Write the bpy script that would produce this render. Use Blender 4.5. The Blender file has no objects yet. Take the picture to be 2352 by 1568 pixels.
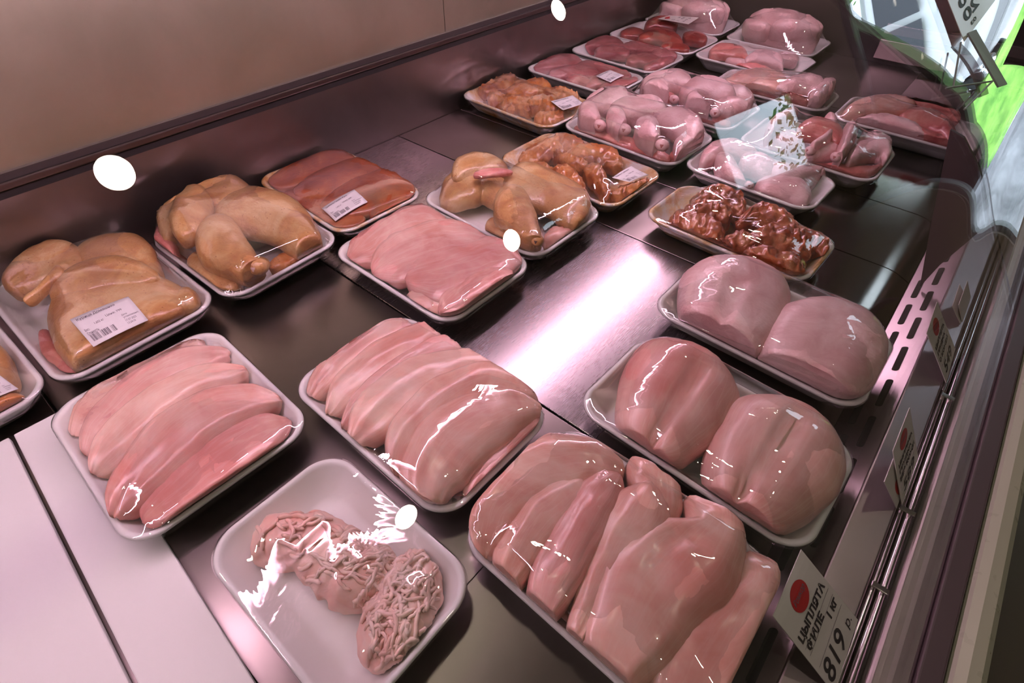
import bpy, bmesh, math, random
import numpy as np
from mathutils import Vector, Matrix, noise
from mathutils.bvhtree import BVHTree

# ------------------------------------------------------------------ camera
S = 0.46                      # camera height above the deck (m); deck top is z = 0
F, CX, CY = 1240.954, 1176.0, 784.0
def nrm(v):
    v = np.array(v, float); return v / np.linalg.norm(v)
AY = nrm((2655 - CX, 442 + CY, -F)); AX = -nrm((-913 - CX, 480 + CY, -F))
AZ = np.cross(AX, AY)
R = np.array([AX, AY, AZ])
scene = bpy.context.scene
COL = scene.collection
cam = bpy.data.objects.new('camera', bpy.data.cameras.new('camera'))
COL.objects.link(cam)
cam.data.sensor_width = 36; cam.data.lens = F / 2352 * 36
cam.data.clip_start = 0.02; cam.data.clip_end = 200
M4 = Matrix(R.tolist()).to_4x4(); M4.translation = (0, 0, S)
cam.matrix_world = M4
scene.camera = cam

# ------------------------------------------------------------------ sky, exposure
scene.view_settings.view_transform = 'Standard'
scene.view_settings.look = 'None'
scene.view_settings.gamma = 1
scene.view_settings.use_curve_mapping = False
scene.view_settings.exposure = 0.18
cy = scene.cycles
cy.max_bounces = 6; cy.diffuse_bounces = 3; cy.glossy_bounces = 3; cy.transmission_bounces = 2; cy.transparent_max_bounces = 12
cy.caustics_reflective = False; cy.caustics_refractive = False; cy.adaptive_threshold = 0.07
world = bpy.data.worlds.new('world'); scene.world = world
world.use_nodes = True
wb = world.node_tree.nodes['Background']
wb.inputs[0].default_value = (0.72, 0.86, 1.0, 1); wb.inputs[1].default_value = 4.5
sun = bpy.data.objects.new('sun', bpy.data.lights.new('sun', 'SUN'))
sun.data.energy = 5.0; sun.data.angle = 0.02; sun.rotation_euler = (math.radians(42), 0, math.radians(120))
COL.objects.link(sun)

LED = 50.0                      # strength of the pink case lamp
DOWN = 80.0                    # strength of the ceiling downlights

def ray(px, py):
    return R @ np.array([px - CX, CY - py, -F])
def P(px, py, z=0.0):
    d = ray(px, py); t = (z - S) / d[2]
    return np.array([0, 0, S]) + t * d

# ------------------------------------------------------------------ materials
MATS = {}
def mat(name):
    m = bpy.data.materials.new(name); m.use_nodes = True
    MATS[name] = m
    nt = m.node_tree
    return m, nt, nt.nodes['Principled BSDF']
def N(nt, t, **kw):
    n = nt.nodes.new(t)
    for k, v in kw.items(): setattr(n, k, v)
    return n
def coords(nt, kind='Object', scale=(1, 1, 1)):
    c = N(nt, 'ShaderNodeTexCoord'); mp = N(nt, 'ShaderNodeMapping')
    mp.inputs['Scale'].default_value = scale
    nt.links.new(c.outputs[kind], mp.inputs[0]); return mp.outputs[0]
def ramp(nt, fac, stops):
    r = N(nt, 'ShaderNodeValToRGB')
    while len(r.color_ramp.elements) < len(stops): r.color_ramp.elements.new(0.5)
    for e, (p, c) in zip(r.color_ramp.elements, stops):
        e.position = p; e.color = (*c, 1) if len(c) == 3 else c
    nt.links.new(fac, r.inputs[0]); return r.outputs[0]
def noisetex(nt, vec, scale, detail=3, rough=0.5, dist=0.0):
    n = N(nt, 'ShaderNodeTexNoise'); n.inputs['Scale'].default_value = scale
    n.inputs['Detail'].default_value = detail; n.inputs['Roughness'].default_value = rough
    n.inputs['Distortion'].default_value = dist
    nt.links.new(vec, n.inputs['Vector']); return n.outputs['Fac']
def bump(nt, h, strength, dist, bsdf, prev=None):
    b = N(nt, 'ShaderNodeBump'); b.inputs['Strength'].default_value = strength
    b.inputs['Distance'].default_value = dist
    nt.links.new(h, b.inputs['Height'])
    if prev: nt.links.new(prev, b.inputs['Normal'])
    if bsdf: nt.links.new(b.outputs[0], bsdf.inputs['Normal'])
    return b.outputs[0]
def plain(name, col, rough=0.5, metal=0.0, spec=0.5, coat=0.0):
    m, nt, b = mat(name)
    b.inputs['Base Color'].default_value = (*col, 1); b.inputs['Roughness'].default_value = rough
    b.inputs['Metallic'].default_value = metal; b.inputs['Specular IOR Level'].default_value = spec
    b.inputs['Coat Weight'].default_value = coat
    v = coords(nt); f = noisetex(nt, v, 60, 4)
    rr = N(nt, 'ShaderNodeMapRange'); rr.inputs['To Min'].default_value = max(0, rough - 0.04)
    rr.inputs['To Max'].default_value = min(1, rough + 0.06)
    nt.links.new(f, rr.inputs[0]); nt.links.new(rr.outputs[0], b.inputs['Roughness'])
    return m
def steel(name, col, rough, brush=(1, 1, 1), tint2=None, aniso=0.0, bs=0.05):
    m, nt, b = mat(name)
    b.inputs['Metallic'].default_value = 1
    v = coords(nt); vb = coords(nt, scale=brush)
    blotch = noisetex(nt, v, 9, 5, 0.6, 0.4); line = noisetex(nt, vb, 60, 3, 0.7)
    c = ramp(nt, blotch, [(0.3, tuple(x * 0.92 for x in col)), (0.7, tint2 or col)])
    nt.links.new(c, b.inputs['Base Color'])
    mr = N(nt, 'ShaderNodeMapRange'); mr.inputs['To Min'].default_value = rough - 0.025; mr.inputs['To Max'].default_value = rough + 0.03
    mx = N(nt, 'ShaderNodeMath', operation='MULTIPLY_ADD'); mx.inputs[1].default_value = 0.5
    nt.links.new(line, mx.inputs[0]); 
    h = N(nt, 'ShaderNodeMath', operation='MULTIPLY'); h.inputs[1].default_value = 0.5
    nt.links.new(blotch, h.inputs[0]); nt.links.new(h.outputs[0], mx.inputs[2])
    nt.links.new(mx.outputs[0], mr.inputs[0]); nt.links.new(mr.outputs[0], b.inputs['Roughness'])
    bump(nt, line, bs, 0.0004, b)
    if aniso:
        b.inputs['Anisotropic'].default_value = aniso
        tg = N(nt, 'ShaderNodeTangent', direction_type='RADIAL', axis='X')
        nt.links.new(tg.outputs[0], b.inputs['Tangent'])
    return m
def meat(name, a, c, d, scale=1.0, fibre=0.5, rough=0.32, speck=None, sss=0.18, wet=0.4, veins=0.0, goose=0):
    m, nt, b = mat(name)
    v = coords(nt, scale=(scale,) * 3); uv = coords(nt, 'UV', (3, 26, 1))
    n1 = noisetex(nt, v, 13, 5, 0.62, 0.8); n2 = noisetex(nt, v, 55, 4, 0.6); nf = noisetex(nt, uv, 2.2, 4, 0.6, 0.8)
    c1 = ramp(nt, n1, [(0.34, a), (0.5, c), (0.66, d)])
    mixn = N(nt, 'ShaderNodeMix', data_type='RGBA', blend_type='OVERLAY')
    mixn.inputs[0].default_value = 0.10 + 0.3 * fibre
    nt.links.new(c1, mixn.inputs[6])
    g = ramp(nt, nf, [(0.3, (0.40,) * 3), (0.7, (0.60,) * 3)]); nt.links.new(g, mixn.inputs[7])
    out = mixn.outputs[2]
    if veins:
        vs = noisetex(nt, coords(nt, 'UV', (0.9, 15, 1)), 1.7, 3, 0.55, 0.25)
        ms = ramp(nt, vs, [(0.46, (0, 0, 0)), (0.5, (veins * 0.6,) * 3), (0.54, (0, 0, 0))])
        mv = N(nt, 'ShaderNodeMix', data_type='RGBA'); nt.links.new(ms, mv.inputs[0]); nt.links.new(out, mv.inputs[6])
        mv.inputs[7].default_value = (0.93, 0.78, 0.74, 1); out = mv.outputs[2]
        rs = noisetex(nt, v, 7, 2, 0.5, 0.3); mr = ramp(nt, rs, [(0.54, (0, 0, 0)), (0.70, (0.5,) * 3)])
        mw = N(nt, 'ShaderNodeMix', data_type='RGBA'); nt.links.new(mr, mw.inputs[0]); nt.links.new(out, mw.inputs[6])
        mw.inputs[7].default_value = (0.62, 0.15, 0.14, 1); out = mw.outputs[2]
    if speck:
        vo = N(nt, 'ShaderNodeTexVoronoi'); vo.inputs['Scale'].default_value = 170
        nt.links.new(v, vo.inputs['Vector'])
        mk = ramp(nt, vo.outputs['Distance'], [(0.16, (1, 1, 1)), (0.26, (0, 0, 0))])
        gate = ramp(nt, n2, [(0.52, (0, 0, 0)), (0.60, (1, 1, 1))])
        mm = N(nt, 'ShaderNodeMath', operation='MULTIPLY'); nt.links.new(mk, mm.inputs[0]); nt.links.new(gate, mm.inputs[1])
        sp = N(nt, 'ShaderNodeMix', data_type='RGBA'); nt.links.new(mm.outputs[0], sp.inputs[0])
        nt.links.new(out, sp.inputs[6]); sp.inputs[7].default_value = (*speck, 1); out = sp.outputs[2]
    nt.links.new(out, b.inputs['Base Color'])
    b.inputs['Roughness'].default_value = rough
    b.inputs['Subsurface Weight'].default_value = sss if name in ('fillet', 'fillet_rosy', 'breast', 'mince_meat') else 0.0
    b.inputs['Subsurface Radius'].default_value = (1.0, 0.45, 0.35); b.inputs['Subsurface Scale'].default_value = 0.006
    b.inputs['Coat Weight'].default_value = wet; b.inputs['Coat Roughness'].default_value = 0.12
    p1 = bump(nt, nf, 0.4 * fibre, 0.002, None)
    p2 = bump(nt, n2, 0.25, 0.0015, b, p1)
    if goose:
        vg = N(nt, 'ShaderNodeTexVoronoi'); vg.inputs['Scale'].default_value = 330; nt.links.new(coords(nt), vg.inputs['Vector'])
        wr = noisetex(nt, coords(nt, scale=(1, 1.6, 1)), 46, 3, 0.6, 1.4)
        p3 = bump(nt, wr, 0.35, 0.003, None, p2)
        bump(nt, vg.outputs['Distance'], 0.22, 0.0012, b, p3)
    return m
def thin_clear(name, f0, rough, bscale=None, bstr=0.0, tint=(1, 1, 1), haze=0.0, stretch=(1, 1, 1), pw=5.0):
    m = bpy.data.materials.new(name); m.use_nodes = True; MATS[name] = m
    nt = m.node_tree; nt.nodes.clear()
    o = N(nt, 'ShaderNodeOutputMaterial'); t = N(nt, 'ShaderNodeBsdfTransparent'); t.inputs[0].default_value = (*tint, 1)
    g = N(nt, 'ShaderNodeBsdfGlossy'); g.inputs['Roughness'].default_value = rough; g.inputs['Color'].default_value = (1, 1, 1, 1)
    lw = N(nt, 'ShaderNodeLayerWeight'); lw.inputs['Blend'].default_value = 0.5
    pwr = N(nt, 'ShaderNodeMath', operation='POWER'); pwr.inputs[1].default_value = pw
    ma = N(nt, 'ShaderNodeMath', operation='MULTIPLY_ADD'); ma.inputs[1].default_value = 1 - f0; ma.inputs[2].default_value = f0
    nt.links.new(lw.outputs['Facing'], pwr.inputs[0]); nt.links.new(pwr.outputs[0], ma.inputs[0])
    mx = N(nt, 'ShaderNodeMixShader'); nt.links.new(ma.outputs[0], mx.inputs[0])
    base = t.outputs[0]
    if haze:
        df = N(nt, 'ShaderNodeBsdfDiffuse'); df.inputs[0].default_value = (0.9, 0.9, 0.9, 1)
        m2 = N(nt, 'ShaderNodeMixShader'); m2.inputs[0].default_value = haze
        nt.links.new(base, m2.inputs[1]); nt.links.new(df.outputs[0], m2.inputs[2]); base = m2.outputs[0]
    nt.links.new(base, mx.inputs[1]); nt.links.new(g.outputs[0], mx.inputs[2])
    if bstr:
        v = coords(nt, scale=stretch)
        n = noisetex(nt, v, bscale, 3.5, 0.5, 0.8)
        b = N(nt, 'ShaderNodeBump'); b.inputs['Strength'].default_value = bstr; b.inputs['Distance'].default_value = 0.004
        nt.links.new(n, b.inputs['Height']); nt.links.new(b.outputs[0], g.inputs['Normal']); nt.links.new(b.outputs[0], lw.inputs['Normal'])
    nt.links.new(mx.outputs[0], o.inputs[0])
    return m
def emit(name, col, s):
    m = bpy.data.materials.new(name); m.use_nodes = True; MATS[name] = m
    nt = m.node_tree; nt.nodes.clear()
    o = N(nt, 'ShaderNodeOutputMaterial'); e = N(nt, 'ShaderNodeEmission')
    e.inputs[0].default_value = (*col, 1); e.inputs[1].default_value = s
    nt.links.new(e.outputs[0], o.inputs[0]); return m

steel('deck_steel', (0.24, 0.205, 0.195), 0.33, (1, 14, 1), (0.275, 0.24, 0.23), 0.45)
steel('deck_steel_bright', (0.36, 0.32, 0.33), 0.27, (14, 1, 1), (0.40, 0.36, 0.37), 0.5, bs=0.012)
steel('wall_steel', (0.24, 0.20, 0.19), 0.36, (1, 1, 10), (0.28, 0.235, 0.225))
steel('panel_steel', (0.50, 0.49, 0.36), 0.38, (1, 1, 22), (0.56, 0.545, 0.41))
steel('trim_steel', (0.16, 0.125, 0.12), 0.34, (1, 1, 1))
steel('rail_steel', (0.46, 0.385, 0.40), 0.33, (6, 1, 1), (0.52, 0.44, 0.455), bs=0.02)
steel('polished_steel', (0.34, 0.32, 0.30), 0.14, (1, 8, 1), (0.38, 0.36, 0.33), bs=0.01)
steel('chrome', (0.66, 0.62, 0.62), 0.14)
plain('dark_metal', (0.045, 0.036, 0.036), 0.42)
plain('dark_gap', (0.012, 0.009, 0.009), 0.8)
plain('plum_plastic', (0.085, 0.055, 0.062), 0.45)
plain('cream_plastic', (0.52, 0.50, 0.40), 0.28, coat=0.3)
plain('ink', (0.02, 0.018, 0.02), 0.6)
plain('grey_ink', (0.16, 0.14, 0.17), 0.7)
plain('red_print', (0.50, 0.02, 0.025), 0.4)
plain('paper', (0.80, 0.78, 0.80), 0.55)
plain('card', (0.70, 0.66, 0.63), 0.35, coat=0.2)
plain('white_board_plastic', (0.80, 0.79, 0.79), 0.5)
plain('sawdust', (0.16, 0.09, 0.04), 0.9)
plain('bone', (0.62, 0.42, 0.38), 0.4)
plain('bone_dark', (0.10, 0.06, 0.06), 0.35)
plain('marrow', (0.40, 0.12, 0.11), 0.35)
plain('room_wall', (0.50, 0.42, 0.33), 0.8)
plain('room_ceiling', (0.55, 0.47, 0.40), 0.85)
plain('room_floor', (0.10, 0.07, 0.05), 0.5)
plain('black_plastic', (0.02, 0.02, 0.022), 0.4)
plain('frame_grey', (0.30, 0.30, 0.31), 0.5)
plain('car_paint', (0.82, 0.84, 0.86), 0.25, coat=0.6)
plain('car_glass', (0.03, 0.035, 0.045), 0.08)
plain('tyre', (0.02, 0.02, 0.02), 0.8)
plain('alloy', (0.55, 0.56, 0.58), 0.3, metal=0.8)
def ground(name, a, b_, scale):
    m, nt, b = mat(name); v = coords(nt)
    f = noisetex(nt, v, scale, 5, 0.65)
    nt.links.new(ramp(nt, f, [(0.35, a), (0.65, b_)]), b.inputs['Base Color']); b.inputs['Roughness'].default_value = 0.9
ground('asphalt', (0.06, 0.065, 0.075), (0.26, 0.27, 0.30), 1.4)
ground('pavement', (0.45, 0.46, 0.48), (0.62, 0.63, 0.65), 1.5)
ground('grass_green', (0.08, 0.26, 0.03), (0.30, 0.60, 0.10), 5.0)
ground('leaf_green', (0.03, 0.10, 0.02), (0.16, 0.32, 0.06), 3.0)
ground('bark', (0.06, 0.04, 0.03), (0.14, 0.10, 0.07), 6.0)
ground('render_wall', (0.40, 0.36, 0.30), (0.50, 0.46, 0.40), 1.0)
# foam
m, nt, b = mat('foam'); b.inputs['Base Color'].default_value = (0.86, 0.85, 0.85, 1); b.inputs['Roughness'].default_value = 0.42
b.inputs['Subsurface Scale'].default_value = 0.004
v = coords(nt); bump(nt, noisetex(nt, v, 420, 2), 0.12, 0.0006, b)
# foam stained by marinade along the rim and inside
m, nt, b = mat('foam_stained'); b.inputs['Roughness'].default_value = 0.42
v = coords(nt); sep = N(nt, 'ShaderNodeSeparateXYZ'); nt.links.new(v, sep.inputs[0])
n1 = noisetex(nt, v, 22, 4, 0.6, 0.5)
st = ramp(nt, n1, [(0.40, (0.84, 0.82, 0.80)), (0.52, (0.80, 0.55, 0.30)), (0.66, (0.60, 0.24, 0.04))])
nt.links.new(st, b.inputs['Base Color'])
FIL = ((0.68, 0.32, 0.265), (0.77, 0.45, 0.38), (0.84, 0.58, 0.50))
meat('fillet', *FIL, fibre=0.2, sss=0.28, wet=0.15, veins=0.22, rough=0.26)
meat('fillet_rosy', (0.63, 0.24, 0.22), (0.73, 0.36, 0.33), (0.80, 0.48, 0.44), fibre=0.3, wet=0.25, veins=0.3, rough=0.26)
meat('breast', (0.64, 0.30, 0.265), (0.73, 0.41, 0.36), (0.80, 0.51, 0.455), fibre=0.35, wet=0.08, veins=0.25)
meat('pink_skin', (0.68, 0.37, 0.375), (0.79, 0.51, 0.51), (0.86, 0.62, 0.62), scale=1.6, fibre=0.3, wet=0.1, goose=1)
meat('raw_flesh', (0.50, 0.10, 0.10), (0.68, 0.22, 0.20), (0.78, 0.38, 0.33), scale=1.6, fibre=0.8, wet=0.4)
meat('yellow_skin', (0.42, 0.18, 0.075), (0.55, 0.29, 0.11), (0.65, 0.43, 0.22), scale=1.5, fibre=0.2, speck=(0.34, 0.13, 0.06), wet=0.4, goose=1)
meat('orange_marinade', (0.22, 0.03, 0.008), (0.36, 0.065, 0.012), (0.48, 0.14, 0.05), scale=1.3, fibre=0.7, speck=(0.12, 0.02, 0.01), wet=0.6)
meat('amber_marinade', (0.30, 0.06, 0.015), (0.52, 0.17, 0.035), (0.66, 0.33, 0.14), scale=2.0, fibre=0.7, speck=(0.10, 0.03, 0.01), wet=0.6)
meat('brown_marinade', (0.19, 0.030, 0.010), (0.42, 0.095, 0.026), (0.60, 0.26, 0.13), scale=2.8, fibre=0.8, speck=(0.05, 0.015, 0.01), wet=0.7)
meat('dark_meat', (0.36, 0.07, 0.08), (0.48, 0.13, 0.14), (0.58, 0.22, 0.22), scale=1.8, fibre=0.9, wet=0.5)
meat('liver_meat', (0.20, 0.012, 0.012), (0.36, 0.03, 0.025), (0.50, 0.09, 0.07), scale=1.6, fibre=0.4, wet=0.7)
meat('mince_meat', (0.82, 0.42, 0.37), (0.89, 0.57, 0.50), (0.93, 0.70, 0.61), scale=1.6, fibre=0.0, wet=0.15, sss=0.2, rough=0.35)
thin_clear('film', 0.105, 0.010, 19, 0.30, haze=0.012)
thin_clear('case_glass', 0.025, 0.0, tint=(0.985, 0.985, 0.985), pw=6.0)
thin_clear('end_glass', 0.07, 0.0, tint=(0.90, 0.91, 0.91), pw=4.0)
emit('led_glow', (1.0, 0.64, 0.82), LED)
emit('downlight_glow', (1.0, 0.88, 0.70), DOWN)

# ------------------------------------------------------------------ helpers
def tag(o, label=None, cat=None, group=None, kind=None):
    if label: o['label'] = label
    if cat: o['category'] = cat
    if group: o['group'] = group
    if kind: o['kind'] = kind
    return o
def empty(name, loc):
    o = bpy.data.objects.new(name, None); COL.objects.link(o)
    o.location = loc; o.empty_display_size = 0.03
    return o
def meshobj(name, verts, faces, material, parent=None, smooth=False, uvs=None):
    me = bpy.data.meshes.new(name); me.from_pydata([tuple(map(float, q)) for q in verts], [], faces)
    if uvs is not None:
        uvl = me.uv_layers.new(name='UVMap')
        li = np.zeros(len(me.loops), dtype=np.int32); me.loops.foreach_get('vertex_index', li)
        uvl.data.foreach_set('uv', np.asarray(uvs, dtype=np.float32)[li].ravel())
    if smooth: me.polygons.foreach_set('use_smooth', [True] * len(me.polygons))
    me.materials.append(MATS[material] if isinstance(material, str) else material)
    if smooth:
        bm = bmesh.new(); bm.from_mesh(me); bmesh.ops.recalc_face_normals(bm, faces=bm.faces); bm.to_mesh(me); bm.free()
    me.update()
    o = bpy.data.objects.new(name, me); COL.objects.link(o)
    if parent is not None:
        o.parent = parent
        o.matrix_parent_inverse = Matrix.Translation(-Vector(parent.location)) if parent.parent is None and parent.type == 'EMPTY' else Matrix.Identity(4)
    return o
def box_data(x0, x1, y0, y1, z0, z1):
    v = [(x0, y0, z0), (x1, y0, z0), (x1, y1, z0), (x0, y1, z0), (x0, y0, z1), (x1, y0, z1), (x1, y1, z1), (x0, y1, z1)]
    f = [(0, 3, 2, 1), (4, 5, 6, 7), (0, 1, 5, 4), (1, 2, 6, 5), (2, 3, 7, 6), (3, 0, 4, 7)]
    return v, f
def box(name, x0, x1, y0, y1, z0, z1, material, parent=None, bevel=0.0):
    v, f = box_data(x0, x1, y0, y1, z0, z1)
    o = meshobj(name, v, f, material, parent)
    if bevel:
        md = o.modifiers.new('bevel', 'BEVEL'); md.width = bevel; md.segments = 3
    return o
def extrude_y(name, prof, y0, y1, material, parent=None, smooth=False, closed=True, ny=2):
    """closed cross-section prof [(x,z)] swept along y"""
    n = len(prof); v = []; f = []
    ys = np.linspace(y0, y1, ny)
    for y in ys: v += [(x, y, z) for x, z in prof]
    for k in range(ny - 1):
        for i in range(n):
            j = (i + 1) % n
            f.append((k * n + i, k * n + j, (k + 1) * n + j, (k + 1) * n + i))
    f.append(tuple(range(n))); f.append(tuple(range((ny - 1) * n, ny * n))[::-1])
    o = meshobj(name, v, f, material, parent, smooth)
    bm = bmesh.new(); bm.from_mesh(o.data); bmesh.ops.recalc_face_normals(bm, faces=bm.faces); bm.to_mesh(o.data); bm.free()
    if smooth: o.data.set_sharp_from_angle(angle=0.6)
    return o
def tube(name, pts, r, material, parent=None, n=8):
    pts = [Vector(p) for p in pts]; v = []; f = []
    for i, p in enumerate(pts):
        d = (pts[min(i + 1, len(pts) - 1)] - pts[max(i - 1, 0)]).normalized()
        a = d.cross(Vector((0, 0, 1)) if abs(d.z) < 0.9 else Vector((1, 0, 0))).normalized(); b_ = d.cross(a)
        for k in range(n):
            t = 2 * math.pi * k / n; v.append(p + (a * math.cos(t) + b_ * math.sin(t)) * r)
    for i in range(len(pts) - 1):
        for k in range(n):
            f.append((i * n + k, i * n + (k + 1) % n, (i + 1) * n + (k + 1) % n, (i + 1) * n + k))
    f.append(tuple(range(n))[::-1]); f.append(tuple(range((len(pts) - 1) * n, len(pts) * n)))
    o = meshobj(name, v, f, material, parent, True); o.data.set_sharp_from_angle(angle=1.0)
    return o
def catmull(pts, n):
    pts = np.array(pts, float); k = len(pts)
    out = []
    for u in np.linspace(0, k - 1, n):
        i = min(int(u), k - 2); t = u - i
        p0 = pts[max(i - 1, 0)]; p1 = pts[i]; p2 = pts[i + 1]; p3 = pts[min(i + 2, k - 1)]
        out.append(0.5 * ((2 * p1) + (-p0 + p2) * t + (2 * p0 - 5 * p1 + 4 * p2 - p3) * t * t + (-p0 + 3 * p1 - 3 * p2 + p3) * t ** 3))
    return np.array(out)

# ------------------------------------------------------------------ the shop room
FLZ, CEZ = -0.85, 1.95
RX0, RX1, RY0, RY1 = -2.6, 2.6, -2.4, 3.3
def struct(name, v_f, material):
    o = meshobj(name, v_f[0], v_f[1], material); o['kind'] = 'structure'; return o
struct('floor', box_data(RX0, RX1, RY0, RY1, FLZ - 0.1, FLZ), 'room_floor')
struct('ceiling', box_data(RX0, RX1, RY0, RY1, CEZ, CEZ + 0.1), 'room_ceiling')
struct('wall_left', box_data(RX0 - 0.1, RX0, RY0, RY1, FLZ, CEZ), 'room_wall')
struct('wall_right', box_data(RX1, RX1 + 0.1, RY0, RY1, FLZ, CEZ), 'room_wall')
struct('wall_near', box_data(RX0, RX1, RY0 - 0.1, RY0, FLZ, CEZ), 'room_wall')
# far wall with a tall shop window and a small transom light above it
WIN = [(-0.25, 1.12, -0.70, 1.06), (0.18, 0.68, 1.36, 1.90)]
def wall_with_holes(x0, x1, z0, z1, y0, y1, holes):
    xs = sorted({x0, x1, *[h[0] for h in holes], *[h[1] for h in holes]}); zs = sorted({z0, z1, *[h[2] for h in holes], *[h[3] for h in holes]})
    v, f = [], []
    for a, b_ in zip(xs[:-1], xs[1:]):
        for c, d in zip(zs[:-1], zs[1:]):
            if any(h[0] <= a and b_ <= h[1] and h[2] <= c and d <= h[3] for h in holes): continue
            vv, g = box_data(a, b_, y0, y1, c, d); k = len(v); v += vv; f += [tuple(i + k for i in q) for q in g]
    return v, f
struct('wall_far', wall_with_holes(RX0, RX1, FLZ, CEZ, RY1, RY1 + 0.1, WIN), 'room_wall')
for i_, (a, b_, c, d) in enumerate(WIN):
    wn = empty('window_%d' % (i_ + 1), ((a + b_) / 2, RY1 + 0.05, c)); wn['kind'] = 'structure'
    for x in (a, b_ - 0.03): box('window_frame', x, x + 0.03, RY1 + 0.02, RY1 + 0.08, c, d, 'frame_grey', wn)
    for z in (c, d - 0.03): box('window_frame', a + 0.03, b_ - 0.03, RY1 + 0.02, RY1 + 0.08, z, z + 0.03, 'frame_grey', wn)
    box('pane', a + 0.03, b_ - 0.03, RY1 + 0.047, RY1 + 0.053, c + 0.03, d - 0.03, 'case_glass', wn)

# ------------------------------------------------------------------ street outside
def terrain(name, x0, x1, pts, material, lab, cat, amp=0.0, nx=40, kind=None):
    """ground strip: profile of (y, z) swept along x, roughened"""
    pr = catmull(pts, 26); xs = np.linspace(x0, x1, nx); v = []; f = []
    for x in xs:
        for y, z in pr: v.append((x, y, z + amp * noise.noise(Vector((x * 5, y * 5, 0.3))) + amp * 0.6 * noise.noise(Vector((x * 17, y * 17, 2)))))
    n = len(pr)
    for i in range(nx - 1):
        for j in range(n - 1): f.append((i * n + j, (i + 1) * n + j, (i + 1) * n + j + 1, i * n + j + 1))
    k = len(v); v += [(x, y, -1.2) for x in (x0, x1) for y in (pts[0][0], pts[-1][0])]
    o = meshobj(name, v, f, material, None, True)
    if kind: o['kind'] = kind
    else: tag(o, lab, cat)
    return o
o = terrain('ground_path', -8, 12, [(3.42, -0.86), (4.5, -0.84), (5.4, -0.72), (6.0, -0.42)], 'asphalt', None, None, 0.004, kind='structure')
o = terrain('ground_bank', -8, 12, [(5.98, -0.43), (6.3, -0.05), (6.7, 0.42), (7.0, 0.64)], 'grass_green', 'x', 'x', 0.05, 120, kind='structure')
o = terrain('ground_road', -8, 12, [(6.98, 0.63), (8.0, 0.66), (14, 0.66), (22, 0.70)], 'pavement', None, None, 0.002, kind='structure')
# parked white car, seen mirrored in the far glass
def car(x0, y0, z0):
    c = empty('parked_car', (x0, y0, z0)); tag(c, 'white car parked on the road outside the shop window', 'car')
    side = [(-2.1, 0.32), (-2.15, 0.62), (-2.0, 0.86), (-1.35, 0.96), (-0.7, 1.40), (0.5, 1.46), (1.25, 1.05), (1.95, 0.90), (2.15, 0.66), (2.12, 0.34)]
    top = catmull(side, 40)
    prof = [tuple(q) for q in top]
    def arch(cx): return [(cx + 0.38 * math.cos(t), 0.30 + 0.40 * math.sin(t)) for t in np.linspace(0, math.pi, 14)]
    low = [(2.1, 0.28)] + arch(1.35) + [(0.9, 0.22), (-0.9, 0.22)] + arch(-1.30) + [(-2.08, 0.28)]
    prof = prof + low; n = len(prof); v = []; f = []
    ring = [(0.0, 0.05), (0.0, 0.0)]
    for y in (0.04, 0.0, 0.0):
        pass
    lay = [(0.06, 0.97), (0.0, 1.0), (1.70, 1.0), (1.64, 0.97)]
    for y, s in lay: v += [(x0 + x * s, y0 + y, z0 + (z - 0.6) * s + 0.6) for x, z in prof]
    for k in range(3):
        for i in range(n): f.append((k * n + i, k * n + (i + 1) % n, (k + 1) * n + (i + 1) % n, (k + 1) * n + i))
    f.append(tuple(range(n))[::-1]); f.append(tuple(range(3 * n, 4 * n)))
    meshobj('car_body', v, f, 'car_paint', c)
    for pts in ([(-1.15, 1.0), (-0.62, 1.33), (-0.05, 1.38), (-0.05, 1.0)], [(0.02, 1.0), (0.02, 1.38), (0.48, 1.36), (1.05, 1.02)]):
        v = [(x0 + x, y0 - 0.006, z0 + z) for x, z in pts] + [(x0 + x, y0 + 0.02, z0 + z) for x, z in pts]
        meshobj('side_window', v, [(0, 1, 2, 3), (7, 6, 5, 4), (0, 4, 5, 1), (1, 5, 6, 2), (2, 6, 7, 3), (3, 7, 4, 0)], 'car_glass', c)
    box('sill_trim', x0 - 0.9, x0 + 0.92, y0 - 0.012, y0 + 0.02, z0 + 0.26, z0 + 0.36, 'frame_grey', c)
    box('door_trim', x0 - 0.9, x0 + 0.95, y0 - 0.012, y0 + 0.02, z0 + 0.60, z0 + 0.64, 'frame_grey', c)
    box('door_handle', x0 - 0.15, x0 + 0.02, y0 - 0.02, y0 + 0.02, z0 + 0.86, z0 + 0.90, 'car_paint', c)
    for cx in (1.35, -1.30):
        for yy in (y0 - 0.02, y0 + 1.52):
            w = []; g = []; m_ = 28
            for r_, dy in ((0.20, 0.02), (0.30, 0.0), (0.325, 0.04), (0.325, 0.18), (0.20, 0.20)):
                w += [(x0 + cx + r_ * math.cos(2 * math.pi * t / m_), yy + dy, z0 + 0.325 + r_ * math.sin(2 * math.pi * t / m_)) for t in range(m_)]
            for k in range(5):
                for t in range(m_): g.append((k % 5 * m_ + t, k % 5 * m_ + (t + 1) % m_, (k + 1) % 5 * m_ + (t + 1) % m_, (k + 1) % 5 * m_ + t))
            ty = meshobj('tyre', w, g, 'tyre', c, True)
            w = []; g = []
            for sp in range(7):
                a = 2 * math.pi * sp / 7
                for da, r_ in ((-0.5, 0.03), (0.5, 0.03), (0.16, 0.20), (-0.16, 0.20)):
                    w.append((x0 + cx + r_ * math.cos(a + da), yy + 0.015, z0 + 0.325 + r_ * math.sin(a + da)))
                g.append((sp * 4, sp * 4 + 1, sp * 4 + 2, sp * 4 + 3))
            meshobj('wheel_spokes', w, g, 'alloy', ty)
car(0.50, 7.45, 0.66)
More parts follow.
